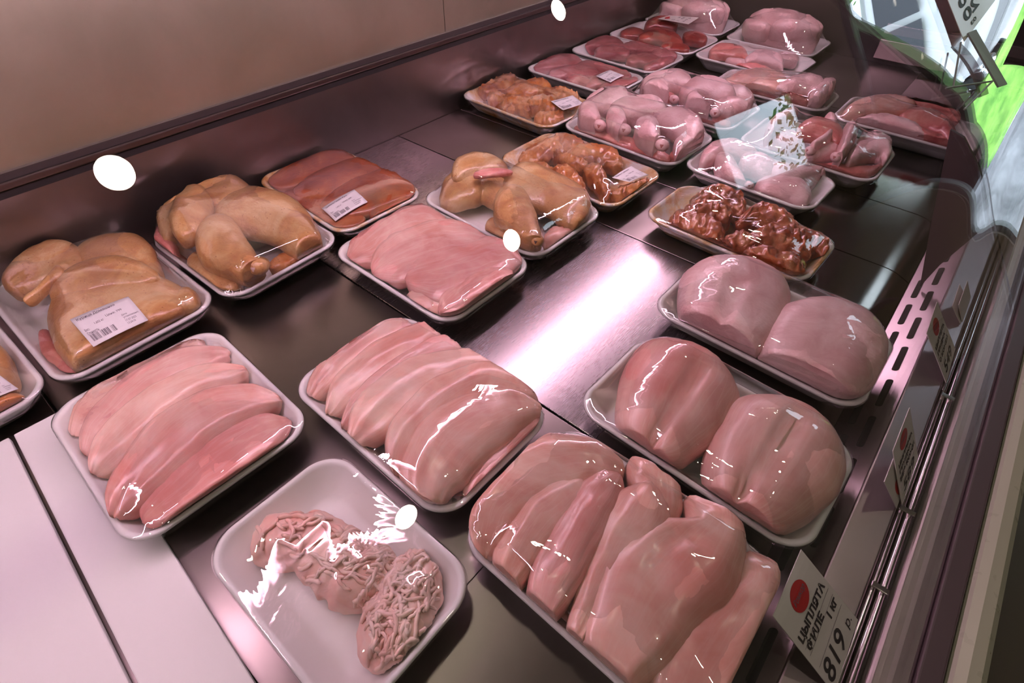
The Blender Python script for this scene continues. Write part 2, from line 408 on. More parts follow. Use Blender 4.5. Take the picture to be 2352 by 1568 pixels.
def tree(x, y, z, h, r, seed, lab):
    rn = random.Random(seed); t = empty('street_tree', (x, y, z)); tag(t, lab, 'tree', 'trees along the street')
    tube('trunk', [(x, y, z), (x + 0.05, y, z + h * 0.3), (x - 0.04, y, z + h * 0.6)], 0.12, 'bark', t)
    v = []; f = []
    for _ in range(2600):
        a, b_ = rn.uniform(0, 6.283), rn.gauss(0, 0.5); q = rn.random() ** 0.4
        c = Vector((x + r * q * math.cos(a) * math.cos(b_), y + r * q * math.sin(a) * math.cos(b_), z + h * 0.65 + r * q * math.sin(b_) * 0.9))
        s = rn.uniform(0.05, 0.11); d = Vector((rn.gauss(0, 1), rn.gauss(0, 1), rn.gauss(0, 1))).normalized(); e = d.orthogonal().normalized(); g = d.cross(e); k = len(v)
        v += [c - e * s, c - g * s * 0.5, c + e * s, c + g * s * 0.5]; f.append((k, k + 1, k + 2, k + 3))
    o = meshobj('foliage', v, f, 'leaf_green', t); o['kind'] = 'stuff'
tree(-1.4, 11.2, 0.66, 4.0, 1.7, 1, 'leafy tree behind the parked car')
tree(2.3, 12.2, 0.66, 5.2, 1.6, 2, 'taller leafy tree to the right of the parked car')

# added dark slab that blocks part of the window's reflection in the glass
st = [(-0.6, 1.30), (-0.15, 1.24), (0.12, 1.00), (0.54, 0.70), (0.88, 0.28), (1.05, -0.15), (1.5, -0.15), (1.5, 1.30)]
v = [(x, y, z) for y in (3.46, 3.62) for x, z in st]; n_ = len(st)
blocker = empty('reflection_blocker', (0.8, 3.54, -0.86)); tag(blocker, 'dark slanted slab added outside the shop window to block its reflection', 'blocker')
meshobj('blocker_slab', v, [tuple(range(n_)), tuple(range(n_, 2 * n_))[::-1]] + [(i, (i + 1) % n_, (i + 1) % n_ + n_, i + n_) for i in range(n_)], 'dark_metal', blocker)
box('blocker_post', 1.30, 1.42, 3.48, 3.60, -0.86, -0.15, 'dark_metal', blocker)
# ------------------------------------------------------------------ display case
case = empty('display_case', (-0.3, 0.6, FLZ))
tag(case, 'long refrigerated steel counter with curved glass holding all the poultry trays', 'display case')
Y0, Y1 = -1.3 * S, 3.72 * S
XB, XF = -1.795 * S, 0.095 * S
box('case_body', XB - 0.06, 0.47 * S, Y0, Y1, FLZ + 0.002, -0.03, 'dark_metal', case)
box('deck_tray', XB, XF, Y0, Y1, -0.03, -0.0135, 'dark_gap', case)
seams = [-1.3, -0.09, 0.652, 1.388, 1.757, 2.155, 2.925, 3.72]
XL = -0.30 * S                 # where the polished front lip of each panel begins
for i in range(len(seams) - 1):
    y0_, y1_ = seams[i] * S + 0.0012, seams[i + 1] * S - 0.0012
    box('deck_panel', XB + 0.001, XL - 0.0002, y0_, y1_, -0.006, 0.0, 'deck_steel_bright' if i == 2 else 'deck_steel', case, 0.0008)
    lip = [(XL, 0.0), (0.0, 0.0), (0.012, -0.0004), (0.022, -0.002), (0.031, -0.0052), (XF - 0.0006, -0.0105)]
    extrude_y('deck_lip', lip + [(x, z - 0.002) for x, z in lip[::-1]], y0_, y1_, 'deck_steel' if i < 3 else 'polished_steel', case, True)
wallx = XB
box('back_wall_panel', XB - 0.012, XB, Y0, Y1, -0.02, 0.266 * S, 'wall_steel', case)
box('trim_dark_strip', XB - 0.012, XB + 0.001, Y0, Y1, 0.266 * S, 0.288 * S, 'dark_gap', case)  # plain dark band directly below the trim rail
box('trim_rail', XB - 0.012, XB + 0.006, Y0, Y1, 0.288 * S, 0.308 * S, 'trim_steel', case, 0.002)
box('trim_groove', XB - 0.012, XB + 0.002, Y0, Y1, 0.308 * S, 0.326 * S, 'dark_metal', case)
def PX(px, py, x):
    d = ray(px, py); return np.array([0, 0, S]) + d * (x / d[0])
ysm = PX(1024, 40, XB)[1]
box('upper_back_panel', XB - 0.014, XB - 0.004, Y0, ysm - 0.0006, 0.326 * S, 1.4 * S, 'panel_steel', case)
box('upper_back_panel', XB - 0.014, XB - 0.004, ysm + 0.0006, Y1, 0.326 * S, 1.4 * S, 'panel_steel', case)
# far end wall with its shelf bands
box('end_wall', XB, 0.34 * S, Y1, Y1 + 0.012, -0.03, 0.5 * S, 'dark_metal', case)
box('end_wall_band', -0.55 * S, 0.33 * S, Y1 - 0.012, Y1, 0.012, 0.055, 'rail_steel', case, 0.002)
box('end_wall_band', -0.55 * S, 0.33 * S, Y1 - 0.008, Y1, 0.066, 0.088, 'rail_steel', case, 0.002)
# front sill: slotted air strip, ledges, groove with chrome bars, bumper
extrude_y('air_strip', [(0.095 * S, -0.012), (0.180 * S, 0.010), (0.180 * S, -0.03), (0.095 * S, -0.03)], Y0, Y1, 'rail_steel', case)
def slot_mesh():
    L, w = 0.050, 0.0030; pr = []
    for k in range(7): t = -math.pi / 2 + math.pi * k / 6; pr.append((math.cos(t) * w, L / 2 - w + math.sin(t) * 0 + math.cos(t) * 0))
    pr = []
    for k in range(7): t = math.pi * k / 6; pr.append((w * math.cos(t), L / 2 - w + w * math.sin(t)))
    for k in range(7): t = math.pi + math.pi * k / 6; pr.append((w * math.cos(t), -L / 2 + w + w * math.sin(t)))
    n = len(pr); sl = 0.022 / (0.085 * S)
    v = [(x, y, x * sl) for x, y in pr] + [(x, y, x * sl - 0.002) for x, y in pr]
    f = [tuple(range(n))] + [(i, i + n, (i + 1) % n + n, (i + 1) % n) for i in range(n)]
    me = bpy.data.meshes.new('vent_slot'); me.from_pydata(v, [], f); me.materials.append(MATS['dark_gap']); return me
sm_ = slot_mesh(); sl = 0.022 / (0.085 * S)
for r_, xx in enumerate((0.119, 0.150)):
    y = 0.25 * S + r_ * 0.035
    while y < 3.3 * S:
        o = bpy.data.objects.new('vent_slot', sm_); COL.objects.link(o); o.parent = case
        o.matrix_parent_inverse = Matrix.Translation(-Vector(case.location))
        o.location = (xx * S, y, -0.012 + (xx - 0.095) * S * sl + 0.0006)
        y += 0.068
box('front_ledge', 0.180 * S, 0.248 * S, Y0, Y1, -0.03, 0.0105, 'rail_steel', case, 0.0022)
box('ticket_groove', 0.248 * S, 0.288 * S, Y0, Y1, -0.03, -0.004, 'dark_metal', case)
for xx, rr in ((0.258, 0.0030), (0.274, 0.0034)):
    tube('ticket_bar', [(xx * S, Y0, 0.0015), (xx * S, Y1, 0.0015)], rr, 'chrome', case, 12)
for py in (1127, 895, 1330):
    q = P({1127: 2000, 895: 2139, 1330: 1940}[py], py if py != 1330 else 1300, 0.006)
    box('bar_clip', 0.2555 * S - 0.002, 0.277 * S + 0.002, q[1] - 0.003, q[1] + 0.003, 0.0, 0.0075, 'chrome', case, 0.001)
box('outer_ledge', 0.288 * S, 0.345 * S, Y0, Y1, -0.03, 0.0095, 'rail_steel', case, 0.003)
box('glass_channel', 0.345 * S, 0.380 * S, Y0, Y1, -0.03, 0.0125, 'plum_plastic', case, 0.002)
prof = [(0.384, -0.06), (0.384, 0.018), (0.39, 0.028), (0.405, 0.032), (0.425, 0.026), (0.44, 0.008), (0.448, -0.02), (0.448, -0.06)]
extrude_y('bumper_rail', [(x * S, z * S) for x, z in prof], Y0, Y1, 'cream_plastic', case, False)
box('bumper_skirt', 0.44 * S, 0.456 * S, Y0, Y1, -0.35, -0.03, 'dark_metal', case)
# curved glass
gp = catmull([(0.345, 0.02), (0.255, 0.14), (0.17, 0.25), (0.10, 0.35), (0.02, 0.43), (-0.06, 0.49), (-0.16, 0.545), (-0.30, 0.615), (-0.5, 0.715), (-0.8, 0.865), (-1.1, 1.015)], 60) * S
def pane(name, y0, y1, material, shift=0.0):
    tn = np.gradient(gp, axis=0); nn = np.stack([-tn[:, 1], tn[:, 0]], 1); nn /= np.linalg.norm(nn, axis=1)[:, None]
    inner = gp + nn * 0.004
    return extrude_y(name, [tuple(q) for q in gp] + [tuple(q) for q in inner[::-1]], y0, y1, material, case, True)
GSEAM = 1.72 * S
pane('curved_glass', Y0, GSEAM - 0.004, 'case_glass')
pane('curved_glass', GSEAM + 0.004, Y1, 'end_glass')
fin = [(0.12, 0.004), (0.06, 0.18), (-0.02, 0.43), (0.015, 0.42), (0.065, 0.375), (0.10, 0.337), (0.145, 0.275), (0.165, 0.235), (0.15, 0.17), (0.13, 0.09)]
extr = []
n_ = len(fin)
fv = [(x * S, GSEAM - 0.003, z * S) for x, z in fin] + [(x * S, GSEAM + 0.003, z * S) for x, z in fin]
ff = [tuple(range(n_)), tuple(range(n_, 2 * n_))[::-1]] + [(i, (i + 1) % n_, (i + 1) % n_ + n_, i + n_) for i in range(n_)]
meshobj('glass_bracket', fv, ff, 'plum_plastic', case)
# lamp in the canopy
LX, LZ = -1.02 * S, 0.885 * S
box('lamp_housing', LX - 0.03, LX + 0.03, Y0, Y1, LZ + 0.005, LZ + 0.022, 'rail_steel', case, 0.003)
extrude_y('lamp_tube', [(LX + 0.0065 * math.cos(t), LZ - 0.004 + 0.0065 * math.sin(t)) for t in np.linspace(0, 2 * math.pi, 12, endpoint=False)], Y0 + 0.02, Y1 - 0.02, 'led_glow', case, True)

# white boards standing next to the trays
def board(x0, x1, off0, off1, label):
    a = math.radians(-2.9); c0 = np.array([-0.6, -0.078]) * S
    ex = np.array([math.cos(a), math.sin(a)]); ey = np.array([-ex[1], ex[0]])
    q = [c0 + ex * (x * S) + ey * (y * S) for x, y in ((x0, off0), (x1, off0), (x1, off1), (x0, off1))]
    v = [(p[0], p[1], 0.0012) for p in q] + [(p[0], p[1], 0.0085) for p in q]
    f = [(3, 2, 1, 0), (4, 5, 6, 7), (0, 1, 5, 4), (1, 2, 6, 5), (2, 3, 7, 6), (3, 0, 4, 7)]
    o = meshobj('white_board', v, f, 'white_board_plastic')
    md = o.modifiers.new('bevel', 'BEVEL'); md.width = 0.0012; md.segments = 2
    tag(o, label, 'board', 'white plastic boards'); return o
board(-0.66, 0.60, -0.128, -0.002, 'narrow white plastic board lying between the mince tray and the other board')
board(-0.66, 0.60, -0.62, -0.137, 'white plastic board in the bottom left corner of the counter')

rnd = random.Random(11); v = []; f = []
for _ in range(220):
    t = rnd.random() ** 0.8; q = P(95 + 125 * t + rnd.gauss(0, 1.2), 1165 + 245 * t, 0.0012); s_ = rnd.uniform(0.0004, 0.0011); k_ = len(v)
    v += [(q[0] + s_, q[1], 0.0030), (q[0], q[1] + s_, 0.0042), (q[0] - s_, q[1], 0.0030), (q[0], q[1] - s_, 0.0042), (q[0], q[1], 0.0050 + 3 * s_), (q[0], q[1], 0.0013)]
    f += [(k_ + a_, k_ + (a_ + 1) % 4, k_ + 4) for a_ in range(4)] + [(k_ + (a_ + 1) % 4, k_ + a_, k_ + 5) for a_ in range(4)]
o = meshobj('crumbs', v, f, 'sawdust'); tag(o, 'brown crumbs caught in the gap between the white boards', 'crumbs', None, 'stuff')
# ------------------------------------------------------------------ ceiling downlights
def downlight(x, y, r, lab):
    o = empty('ceiling_light', (x, y, CEZ)); tag(o, lab, 'ceiling light', 'round ceiling downlights')
    n = 32; v = [(x + r * math.cos(2 * math.pi * k / n), y + r * math.sin(2 * math.pi * k / n), CEZ - 0.012) for k in range(n)]
    meshobj('diffuser', v, [tuple(range(n))[::-1]], 'downlight_glow', o)
    rg = [(r, -0.014), (r + 0.02, -0.014), (r + 0.02, -0.001), (r, -0.001)]; v = []; f = []
    for k in range(n):
        t = 2 * math.pi * k / n; v += [(x + a * math.cos(t), y + a * math.sin(t), CEZ + z) for a, z in rg]
    for k in range(n):
        for j in range(4): f.append((k * 4 + j, k * 4 + (j + 1) % 4, ((k + 1) % n) * 4 + (j + 1) % 4, ((k + 1) % n) * 4 + j))
    meshobj('ring', v, f, 'frame_grey', o)
for x, y, lab in ((-0.66, 0.36, 'round ceiling downlight above the left part of the counter'), (-0.69, 2.48, 'round ceiling downlight furthest along the counter'),
                  (0.13, 1.55, 'round ceiling downlight above the middle of the counter'), (0.77, 0.49, 'round ceiling downlight above the customer aisle'),
                  (-1.7, -0.8, 'round ceiling downlight in the back corner of the shop'), (0.3, -1.2, 'round ceiling downlight behind the viewer'), (1.9, -0.6, 'round ceiling downlight near the right wall'),
                  (-0.7, -0.9, 'round ceiling downlight behind the left end of the counter'), (1.1, -1.9, 'round ceiling downlight in the near right corner'), (-0.6, -2.0, 'round ceiling downlight by the near wall')):
    downlight(x, y, 0.048, lab)
# ------------------------------------------------------------------ trays, meat, film
RIMZ = 0.032
def rrect(L, W, r, n=24):
    """rounded rectangle, 4*n points"""
    out = []
    for k, (sx, sy) in enumerate(((1, 1), (-1, 1), (-1, -1), (1, -1))):
        for i in range(n):
            t = math.pi / 2 * (k + i / (n - 1))
            out.append((sx * (L / 2 - r) + r * math.cos(t), sy * (W / 2 - r) + r * math.sin(t)))
    return np.array(out)
def fit(q, L=None, W=None, rot=0.0, z=RIMZ):
    p = [None if c is None else P(c[0], c[1], z)[:2] for c in q]
    miss = [i for i in range(4) if p[i] is None]
    if len(miss) == 1:
        i = miss[0]; p[i] = p[i - 1] + p[(i + 1) % 4] - p[(i + 2) % 4]
    if len(miss) > 1:
        s = {0: (1, 1), 1: (1, -1), 2: (-1, -1), 3: (-1, 1)}
        c = np.mean([p[i] + np.array([s[i][0] * L / 2, s[i][1] * W / 2]) for i in range(4) if p[i] is not None], 0)
        return c, L, W, math.radians(rot)
    c = np.mean(p, 0)
    l = (np.linalg.norm(p[2] - p[1]) + np.linalg.norm(p[3] - p[0])) / 2
    w = (np.linalg.norm(p[1] - p[0]) + np.linalg.norm(p[2] - p[3])) / 2
    d = (p[2] - p[1]) + (p[3] - p[0])
    return c, L or l, W or w, math.atan2(d[1], d[0])

def solve_trays(tr):
    """read every tray off the photo, then nudge neighbours apart and off the walls"""
    s = {}
    for k, (q, L, W, rot) in tr.items():
        c, l, w, a = fit(q, L, W, rot)
        s[k] = [np.array(c).copy(), min(max(l * 1.03, 0.185), 0.24), min(max(w * 1.03, 0.128), 0.178), max(-0.03, min(0.03, a)), np.array(c).copy()]
    def ext(t):
        ca, sa = abs(math.cos(t[3])), abs(math.sin(t[3])); m = 0.6
        return (t[1] * ca + m * t[2] * sa) / 2 + 0.0015, (t[2] * ca + m * t[1] * sa) / 2 + 0.0015
    ks = list(s)
    for _ in range(300):
        for i, a in enumerate(ks):
            for b in ks[i + 1:]:
                A, B = s[a], s[b]; ax, ay = ext(A); bx, by = ext(B)
                ox = ax + bx - abs(A[0][0] - B[0][0]); oy = ay + by - abs(A[0][1] - B[0][1])
                if ox > 0 and oy > 0:
                    j = 0 if ox < oy else 1; d = (ox, oy)[j] / 2 * 0.6; sg = 1 if A[0][j] > B[0][j] else -1
                    A[0][j] += sg * d; B[0][j] -= sg * d
        for k in ks:
            ax, ay = ext(s[k]); s[k][0][0] = max(s[k][0][0], XB + ax + 0.003); s[k][0][0] = min(s[k][0][0], 0.155 * S - ax)
            s[k][0][1] = min(s[k][0][1], Y1 - 0.014 - ay)
    return s
class Package:
    def __init__(self, key, label, name='meat_tray', foam='foam', group=None, ribs=True, cat='food tray', r=0.030):
        self.c, self.L, self.W, self.a, c0 = SOLVED[key]; self.dl = np.array([*(self.c - c0), 0.0])
        self.root = empty(name, (self.c[0], self.c[1], 0.0005)); tag(self.root, label, cat, group)
        self.r = r; self.pieces = []; self.foam = foam
        ca, sa = math.cos(self.a), math.sin(self.a)
        self.T = lambda u, v: (self.c[0] + ca * u - sa * v, self.c[1] + sa * u + ca * v)
        L, W = self.L, self.W
        rings = [(0.030, 0.0006), (0.026, 0.0006), (0.022, 0.003), (0.012, 0.016), (0.004, RIMZ - 0.006), (0.0005, RIMZ - 0.004), (0.0, RIMZ - 0.0015), (0.0015, RIMZ),
                 (0.0045, RIMZ - 0.0003), (0.006, RIMZ - 0.003), (0.014, 0.018), (0.021, 0.009), (0.026, 0.0062), (0.032, 0.0058)]
        v = []; f = []; nn = 96
        for k, (ins, z) in enumerate(rings):
            rr = max(r - ins * 0.55, 0.010)
            pts = rrect(L - 2 * ins, W - 2 * ins, rr)
            for i, (x, y) in enumerate(pts):
                if ribs and k in (3, 4):
                    g = 1 + 0.0; per = math.sin((x if abs(y) > W / 2 - 0.02 else y) * 2 * math.pi / 0.019)
                    am = 0.0018 if k == 3 else 0.0008
                    nx, ny = (0, np.sign(y)) if abs(y) > W / 2 - 0.03 and abs(x) < L / 2 - 0.03 else ((np.sign(x), 0) if abs(x) > L / 2 - 0.03 and abs(y) < W / 2 - 0.03 else (0, 0))
                    x += nx * per * am; y += ny * per * am
                v.append((*self.T(x, y), z))
        for k in range(len(rings) - 1):
            for i in range(nn):
                j = (i + 1) % nn
                f.append((k * nn + i, k * nn + j, (k + 1) * nn + j, (k + 1) * nn + i))
        f.append(tuple(range(nn))[::-1]); f.append(tuple(range((len(rings) - 1) * nn, len(rings) * nn)))
        meshobj('foam_tray', v, f, foam, self.root, True)
    # --- one piece of meat: spine of (x, y, half-width) in photo pixels, or metres in the tray's own frame
    def piece(self, name, spine, material, z0=0.030, h=0.016, low=0.022, p=1.0, ends=(0.22, 0.22), tilt=0.0, nz=0.0016, nf=55, groove=None, local=False, n=30, m=24, label=None, parent=None, folds=0.0, hs=None, ridge=0.0008, rag=0.05):
        C, A = [], []
        sp = np.array(spine, float)
        if name == 'chicken_fillet': sp[:, 2] *= 1.16; p = 0.82; h *= 0.85; n, m = 40, 34; ridge = 0.0026; rag = 0.13
        if not local and self.c[1] > 0.66: sp[:, 2] *= 0.72
        dl = np.zeros(3) if local else self.dl
        tan = np.gradient(sp[:, :2], axis=0)
        zz = np.full(len(sp), z0) if np.isscalar(z0) else np.array(z0, float)
        for (x, y, w), (tx, ty), z in zip(sp, tan, zz):
            k = math.hypot(tx, ty) or 1; nx, ny = -ty / k, tx / k
            if local:
                c = np.array([*self.T(x, y), z]); a = np.array([*self.T(x + nx * w, y + ny * w), z]); b = np.array([*self.T(x - nx * w, y - ny * w), z])
            else:
                c = P(x, y, z); a = P(x + nx * w, y + ny * w, z); b = P(x - nx * w, y - ny * w, z)
            C.append((a + b) / 2 + dl); A.append((a - b) / 2)
        C = catmull(C, n); A = catmull(A, n)
        wl = np.linalg.norm(A, axis=1); wm = wl.max()
        H = catmull([[x] for x in hs], n)[:, 0] * h if hs is not None else h * np.clip(wl / wm, 0.25, 1) ** 0.6
        us = np.linspace(0, 1, n); rnd = random.Random(len(self.pieces) * 7 + int(abs(self.c[0]) * 1e4))
        off = Vector((rnd.uniform(-9, 9), rnd.uniform(-9, 9), rnd.uniform(-9, 9)))
        gro = None
        if groove:
            gro = [(np.array([P(x, y, z0 + h)[:2] + dl[:2] if not local else self.T(x, y) for x, y in g[0]]), g[1], g[2]) for g in groove]
        v = []; uvs = []
        for i, u in enumerate(us):
            e = 1.0
            if u < ends[0]: e = math.sqrt(max(0, 1 - (1 - u / ends[0]) ** 2))
            if 1 - u < ends[1]: e = min(e, math.sqrt(max(0, 1 - (1 - (1 - u) / ends[1]) ** 2)))
            e = max(e, 0.04)
            for k in range(m):
                t = 2 * math.pi * k / m; s = math.cos(t); q = math.sin(t)
                s2 = math.copysign(abs(s) ** p, s)
                pt = C[i] + A[i] * s2 * e * (1 + rag * noise.noise(Vector((u * 7, math.copysign(3.0, s), 0)) + off))
                if q >= 0: z = tilt * s2 + H[i] * e ** 0.8 * q ** 0.9
                else: z = tilt * s2 * (1 + q) - min(low, C[i][2] - 0.0065) * e ** 0.5 * (-q) ** 0.8
                pos = Vector((pt[0], pt[1], pt[2] + z))
                nv = noise.noise_vector(pos * nf + off)
                nv2 = noise.noise(pos * nf * 2.7 + off)
                wq = 0.4 + 0.6 * max(q, 0)
                pos.z += (nv.z + 0.45 * nv2) * nz * wq; pos.x += nv.x * nz * 0.9; pos.y += nv.y * nz * 0.9
                if ridge and q > 0: pos.z += ridge * q * (noise.noise(Vector((s2 * 3.2, u * 1.6, 0)) + off) + 0.6 * noise.noise(Vector((s2 * 8, u * 2.5, 5)) + off))
                if folds and q > 0: pos.z -= folds * (0.5 + 0.5 * math.sin(u * 46 + 5 * noise.noise(pos * 40))) * q
                if gro and q > 0:
                    for g, dep, wid in gro:
                        pp = np.array([pos.x, pos.y]); dm = 9
                        for a_, b_ in zip(g[:-1], g[1:]):
                            ab = b_ - a_; tt = np.clip(np.dot(pp - a_, ab) / np.dot(ab, ab), 0, 1); dm = min(dm, np.linalg.norm(pp - a_ - ab * tt))
                        pos.z -= dep * math.exp(-(dm / wid) ** 2)
                pos.z = max(pos.z, 0.0063)
                self.keep_in(pos)
                v.append(tuple(pos)); uvs.append((u, k / m))
        f = []
        for i in range(n - 1):
            for k in range(m):
                f.append((i * m + k, i * m + (k + 1) % m, (i + 1) * m + (k + 1) % m, (i + 1) * m + k))
        f.append(tuple(range(m))[::-1]); f.append(tuple(range((n - 1) * m, n * m)))
        o = meshobj(name, v, f, material, parent or self.root, True, uvs)
        if label: o['label'] = label
        self.pieces.append(o); return o
    def keep_in(self, pos):
        """press the meat against the inside of the tray and the film"""
        z = pos.z; ins = np.interp(z, [0.006, 0.009, 0.018, 0.029, 0.034, 0.045], [0.030, 0.0235, 0.0165, 0.009, 0.0035, 0.001])
        ca, sa = math.cos(self.a), math.sin(self.a); dx, dy = pos.x - self.c[0], pos.y - self.c[1]
        u, w = ca * dx + sa * dy, -sa * dx + ca * dy
        hx, hy = self.L / 2 - ins, self.W / 2 - ins; r = max(self.r - ins * 0.55, 0.012)
        u2, w2 = max(-hx, min(hx, u)), max(-hy, min(hy, w))
        ex, ey = abs(u2) - (hx - r), abs(w2) - (hy - r)
        if ex > 0 and ey > 0:
            d = math.hypot(ex, ey)
            if d > r: u2 = math.copysign(hx - r + ex * r / d, u2); w2 = math.copysign(hy - r + ey * r / d, w2)
        if u2 != u or w2 != w: pos.x, pos.y = self.T(u2, w2)
    def knob(self, px, py, z, r, material='pink_skin', core='marrow', parent=None, dr=(0.3, -0.9)):
        """bone end of a drumstick looking at (px, py): a rounded joint with marrow in the middle"""
        c = P(px, py, z) + self.dl; ax = Vector((dr[0], dr[1], 0.28)).normalized()
        a = ax.cross(Vector((0, 0, 1))).normalized(); b_ = a.cross(ax)
        r *= 0.9; prof = [(-1.4, 0.75), (-0.6, 1.0), (0.05, 1.04), (0.45, 0.88), (0.70, 0.58), (0.74, 0.22)]
        n = 16; v = []; f = []; c = Vector(c); self.keep_in(c); c -= Vector((ax.x, ax.y, 0)) * r * 0.3
        for d, q in prof:
            for k in range(n):
                t = 2 * math.pi * k / n; w = 1 + 0.10 * math.sin(2 * t + 1)
                v.append(Vector(c) + ax * d * r + (a * math.cos(t) + b_ * math.sin(t)) * q * r * w)
        for i in range(len(prof) - 1):
            for k in range(n): f.append((i * n + k, i * n + (k + 1) % n, (i + 1) * n + (k + 1) % n, (i + 1) * n + k))
        f.append(tuple(range(n))[::-1]); f.append(tuple(range((len(prof) - 1) * n, len(prof) * n)))
        o = meshobj('leg_joint', v, f, material, parent or self.root, True)
        self.pieces.append(o)
        cv = [Vector(c) + ax * r * 0.70 + (a * math.cos(2 * math.pi * k / 10) + b_ * math.sin(2 * math.pi * k / 10)) * (0.34 + 0.10 * math.sin(k * 1.9)) * r for k in range(10)] + [Vector(c) + ax * r * 0.86]
        meshobj('marrow', cv, [(k, (k + 1) % 10, 10) for k in range(10)], core, parent or self.root, True)
        return o
    def film(self, iters=260, sag=0.0, gap=0.0012):
        L, W = self.L - 0.003, self.W - 0.003
        V, Fc = [], []
        for o in self.pieces:
            k = len(V); V += [q.co.copy() for q in o.data.vertices]; Fc += [tuple(i + k for i in pl.vertices) for pl in o.data.polygons]
        bvh = BVHTree.FromPolygons(V, Fc) if V else None
        nx, ny = 66, 46
        xs = np.linspace(-L / 2, L / 2, nx); ys = np.linspace(-W / 2, W / 2, ny)
        obst = np.full((nx, ny), -1.0)
        if bvh:
            for i, x in enumerate(xs):
                for j, y in enumerate(ys):
                    q = self.T(x, y); hit = bvh.ray_cast(Vector((q[0], q[1], 0.5)), Vector((0, 0, -1)))
                    if hit[0] is not None: obst[i, j] = hit[0].z + gap
        z = np.full((nx, ny), RIMZ + 0.0006)
        # outside the rounded outline (and on it) the film is held by the rim
        XX, YY = np.meshgrid(xs, ys, indexing='ij'); r = self.r
        dx = np.maximum(np.abs(XX) - (L / 2 - r), 0); dy = np.maximum(np.abs(YY) - (W / 2 - r), 0)
        edge = (np.hypot(dx, dy) > r - 0.004) | (np.abs(XX) > L / 2 - 0.004) | (np.abs(YY) > W / 2 - 0.004)
        z = np.maximum(z, obst)
        fixed = np.maximum(RIMZ + 0.0006, np.where(edge, obst, -1))
        for _ in range(iters):
            zn = z.copy()
            zn[1:-1, 1:-1] = 0.25 * (z[2:, 1:-1] + z[:-2, 1:-1] + z[1:-1, 2:] + z[1:-1, :-2])
            z = np.where(edge, fixed, np.maximum(zn, obst))
        self.fz = (xs, ys, z)
        v = []; f = []
        K = 30; nn = 96
        ringdefs = [(None, -0.010, 0.0035), (None, -0.006, 0.0010), (None, -0.001, -0.0008)]
        for ins, dz, _o in ((0.0025, -0.012, 0), (-0.0006, -0.005, 0), (-0.0008, -0.001, 0)):
            for x, y in rrect(self.L - 2 * ins, self.W - 2 * ins, self.r): v.append((*self.T(x, y), RIMZ + dz))
        base = rrect(L, W, self.r)
        for k in range(K):
            s = 1 - k / K
            for x, y in base:
                v.append((*self.T(x * s, y * s), self.height(x * s, y * s)))
        v.append((*self.T(0, 0), self.height(0, 0)))
        tot = 3 + K
        for k in range(tot - 1):
            for i in range(nn):
                j = (i + 1) % nn
                f.append((k * nn + i, k * nn + j, (k + 1) * nn + j, (k + 1) * nn + i))
        c = len(v) - 1
        for i in range(nn): f.append(((tot - 1) * nn + i, (tot - 1) * nn + (i + 1) % nn, c))
        o = meshobj('plastic_film', v, f, 'film', self.root, True)
        o['label'] = 'clear stretch film'
        return o
    def height(self, x, y):
        xs, ys, z = self.fz; nx, ny = z.shape
        u = np.clip((x - xs[0]) / (xs[1] - xs[0]), 0, nx - 1.001); w = np.clip((y - ys[0]) / (ys[1] - ys[0]), 0, ny - 1.001)
        i, j = int(u), int(w); a, b = u - i, w - j
        return z[i, j] * (1 - a) * (1 - b) + z[i + 1, j] * a * (1 - b) + z[i, j + 1] * (1 - a) * b + z[i + 1, j + 1] * a * b
    def film_z_world(self, X, Y):
        ca, sa = math.cos(self.a), math.sin(self.a); dx, dy = X - self.c[0], Y - self.c[1]
        return self.height(ca * dx + sa * dy, -sa * dx + ca * dy)
    def on_film(self, px, py):
        z = RIMZ + 0.01
        for _ in range(6):
            q = P(px, py, z); z = self.film_z_world(q[0], q[1])
        return np.array([q[0], q[1], z])

# ------------------------------------------------------------------ printed matter
_tc = {}
def text_mesh(s, bold=0.0, shear=0.0):
    key = (s, bold, shear)
    if key not in _tc:
        cu = bpy.data.curves.new('lettering', 'FONT'); cu.body = s; cu.offset = bold; cu.shear = shear; cu.resolution_u = 3
        ob = bpy.data.objects.new('lettering', cu); COL.objects.link(ob)
        bpy.context.view_layer.update()
        me = bpy.data.meshes.new_from_object(ob.evaluated_get(bpy.context.evaluated_depsgraph_get()))
        vs = np.array([q.co[:2] for q in me.vertices]); fs = [tuple(pl.vertices) for pl in me.polygons]
        bpy.data.objects.remove(ob); bpy.data.curves.remove(cu); bpy.data.meshes.remove(me)
        vs = (vs - vs.min(0)) / (vs.max(0) - vs.min(0))
        _tc[key] = (vs, fs)
    return _tc[key]
def surf_text(name, s, boxst, surf, material, parent, bold=0.02, shear=0.0, mirror=False):
    """boxst = (s0, t0, s1, t1) on the card; surf(s, t, lift) -> world point"""
    vs, fs = text_mesh(s, bold, shear); s0, t0, s1, t1 = boxst
    pts = [surf(s0 + (s1 - s0) * ((1 - x) if mirror else x), t0 + (t1 - t0) * y, 0.0004) for x, y in vs]
    o = meshobj(name, pts, fs, material, parent); return o
def quad_surf(a, b, c, d):
    """a,b = top left/right, c,d = bottom right/left"""
    a, b, c, d = map(np.array, (a, b, c, d)); nn = nrm(np.cross(b - d, a - c)); 
    nn = nn if nn[2] > 0 else -nn
    def f(s, t, lift=0.0):
        top = a + (b - a) * s; bot = d + (c - d) * s
        return bot + (top - bot) * t + nn * lift
    f.n = nn
    return f
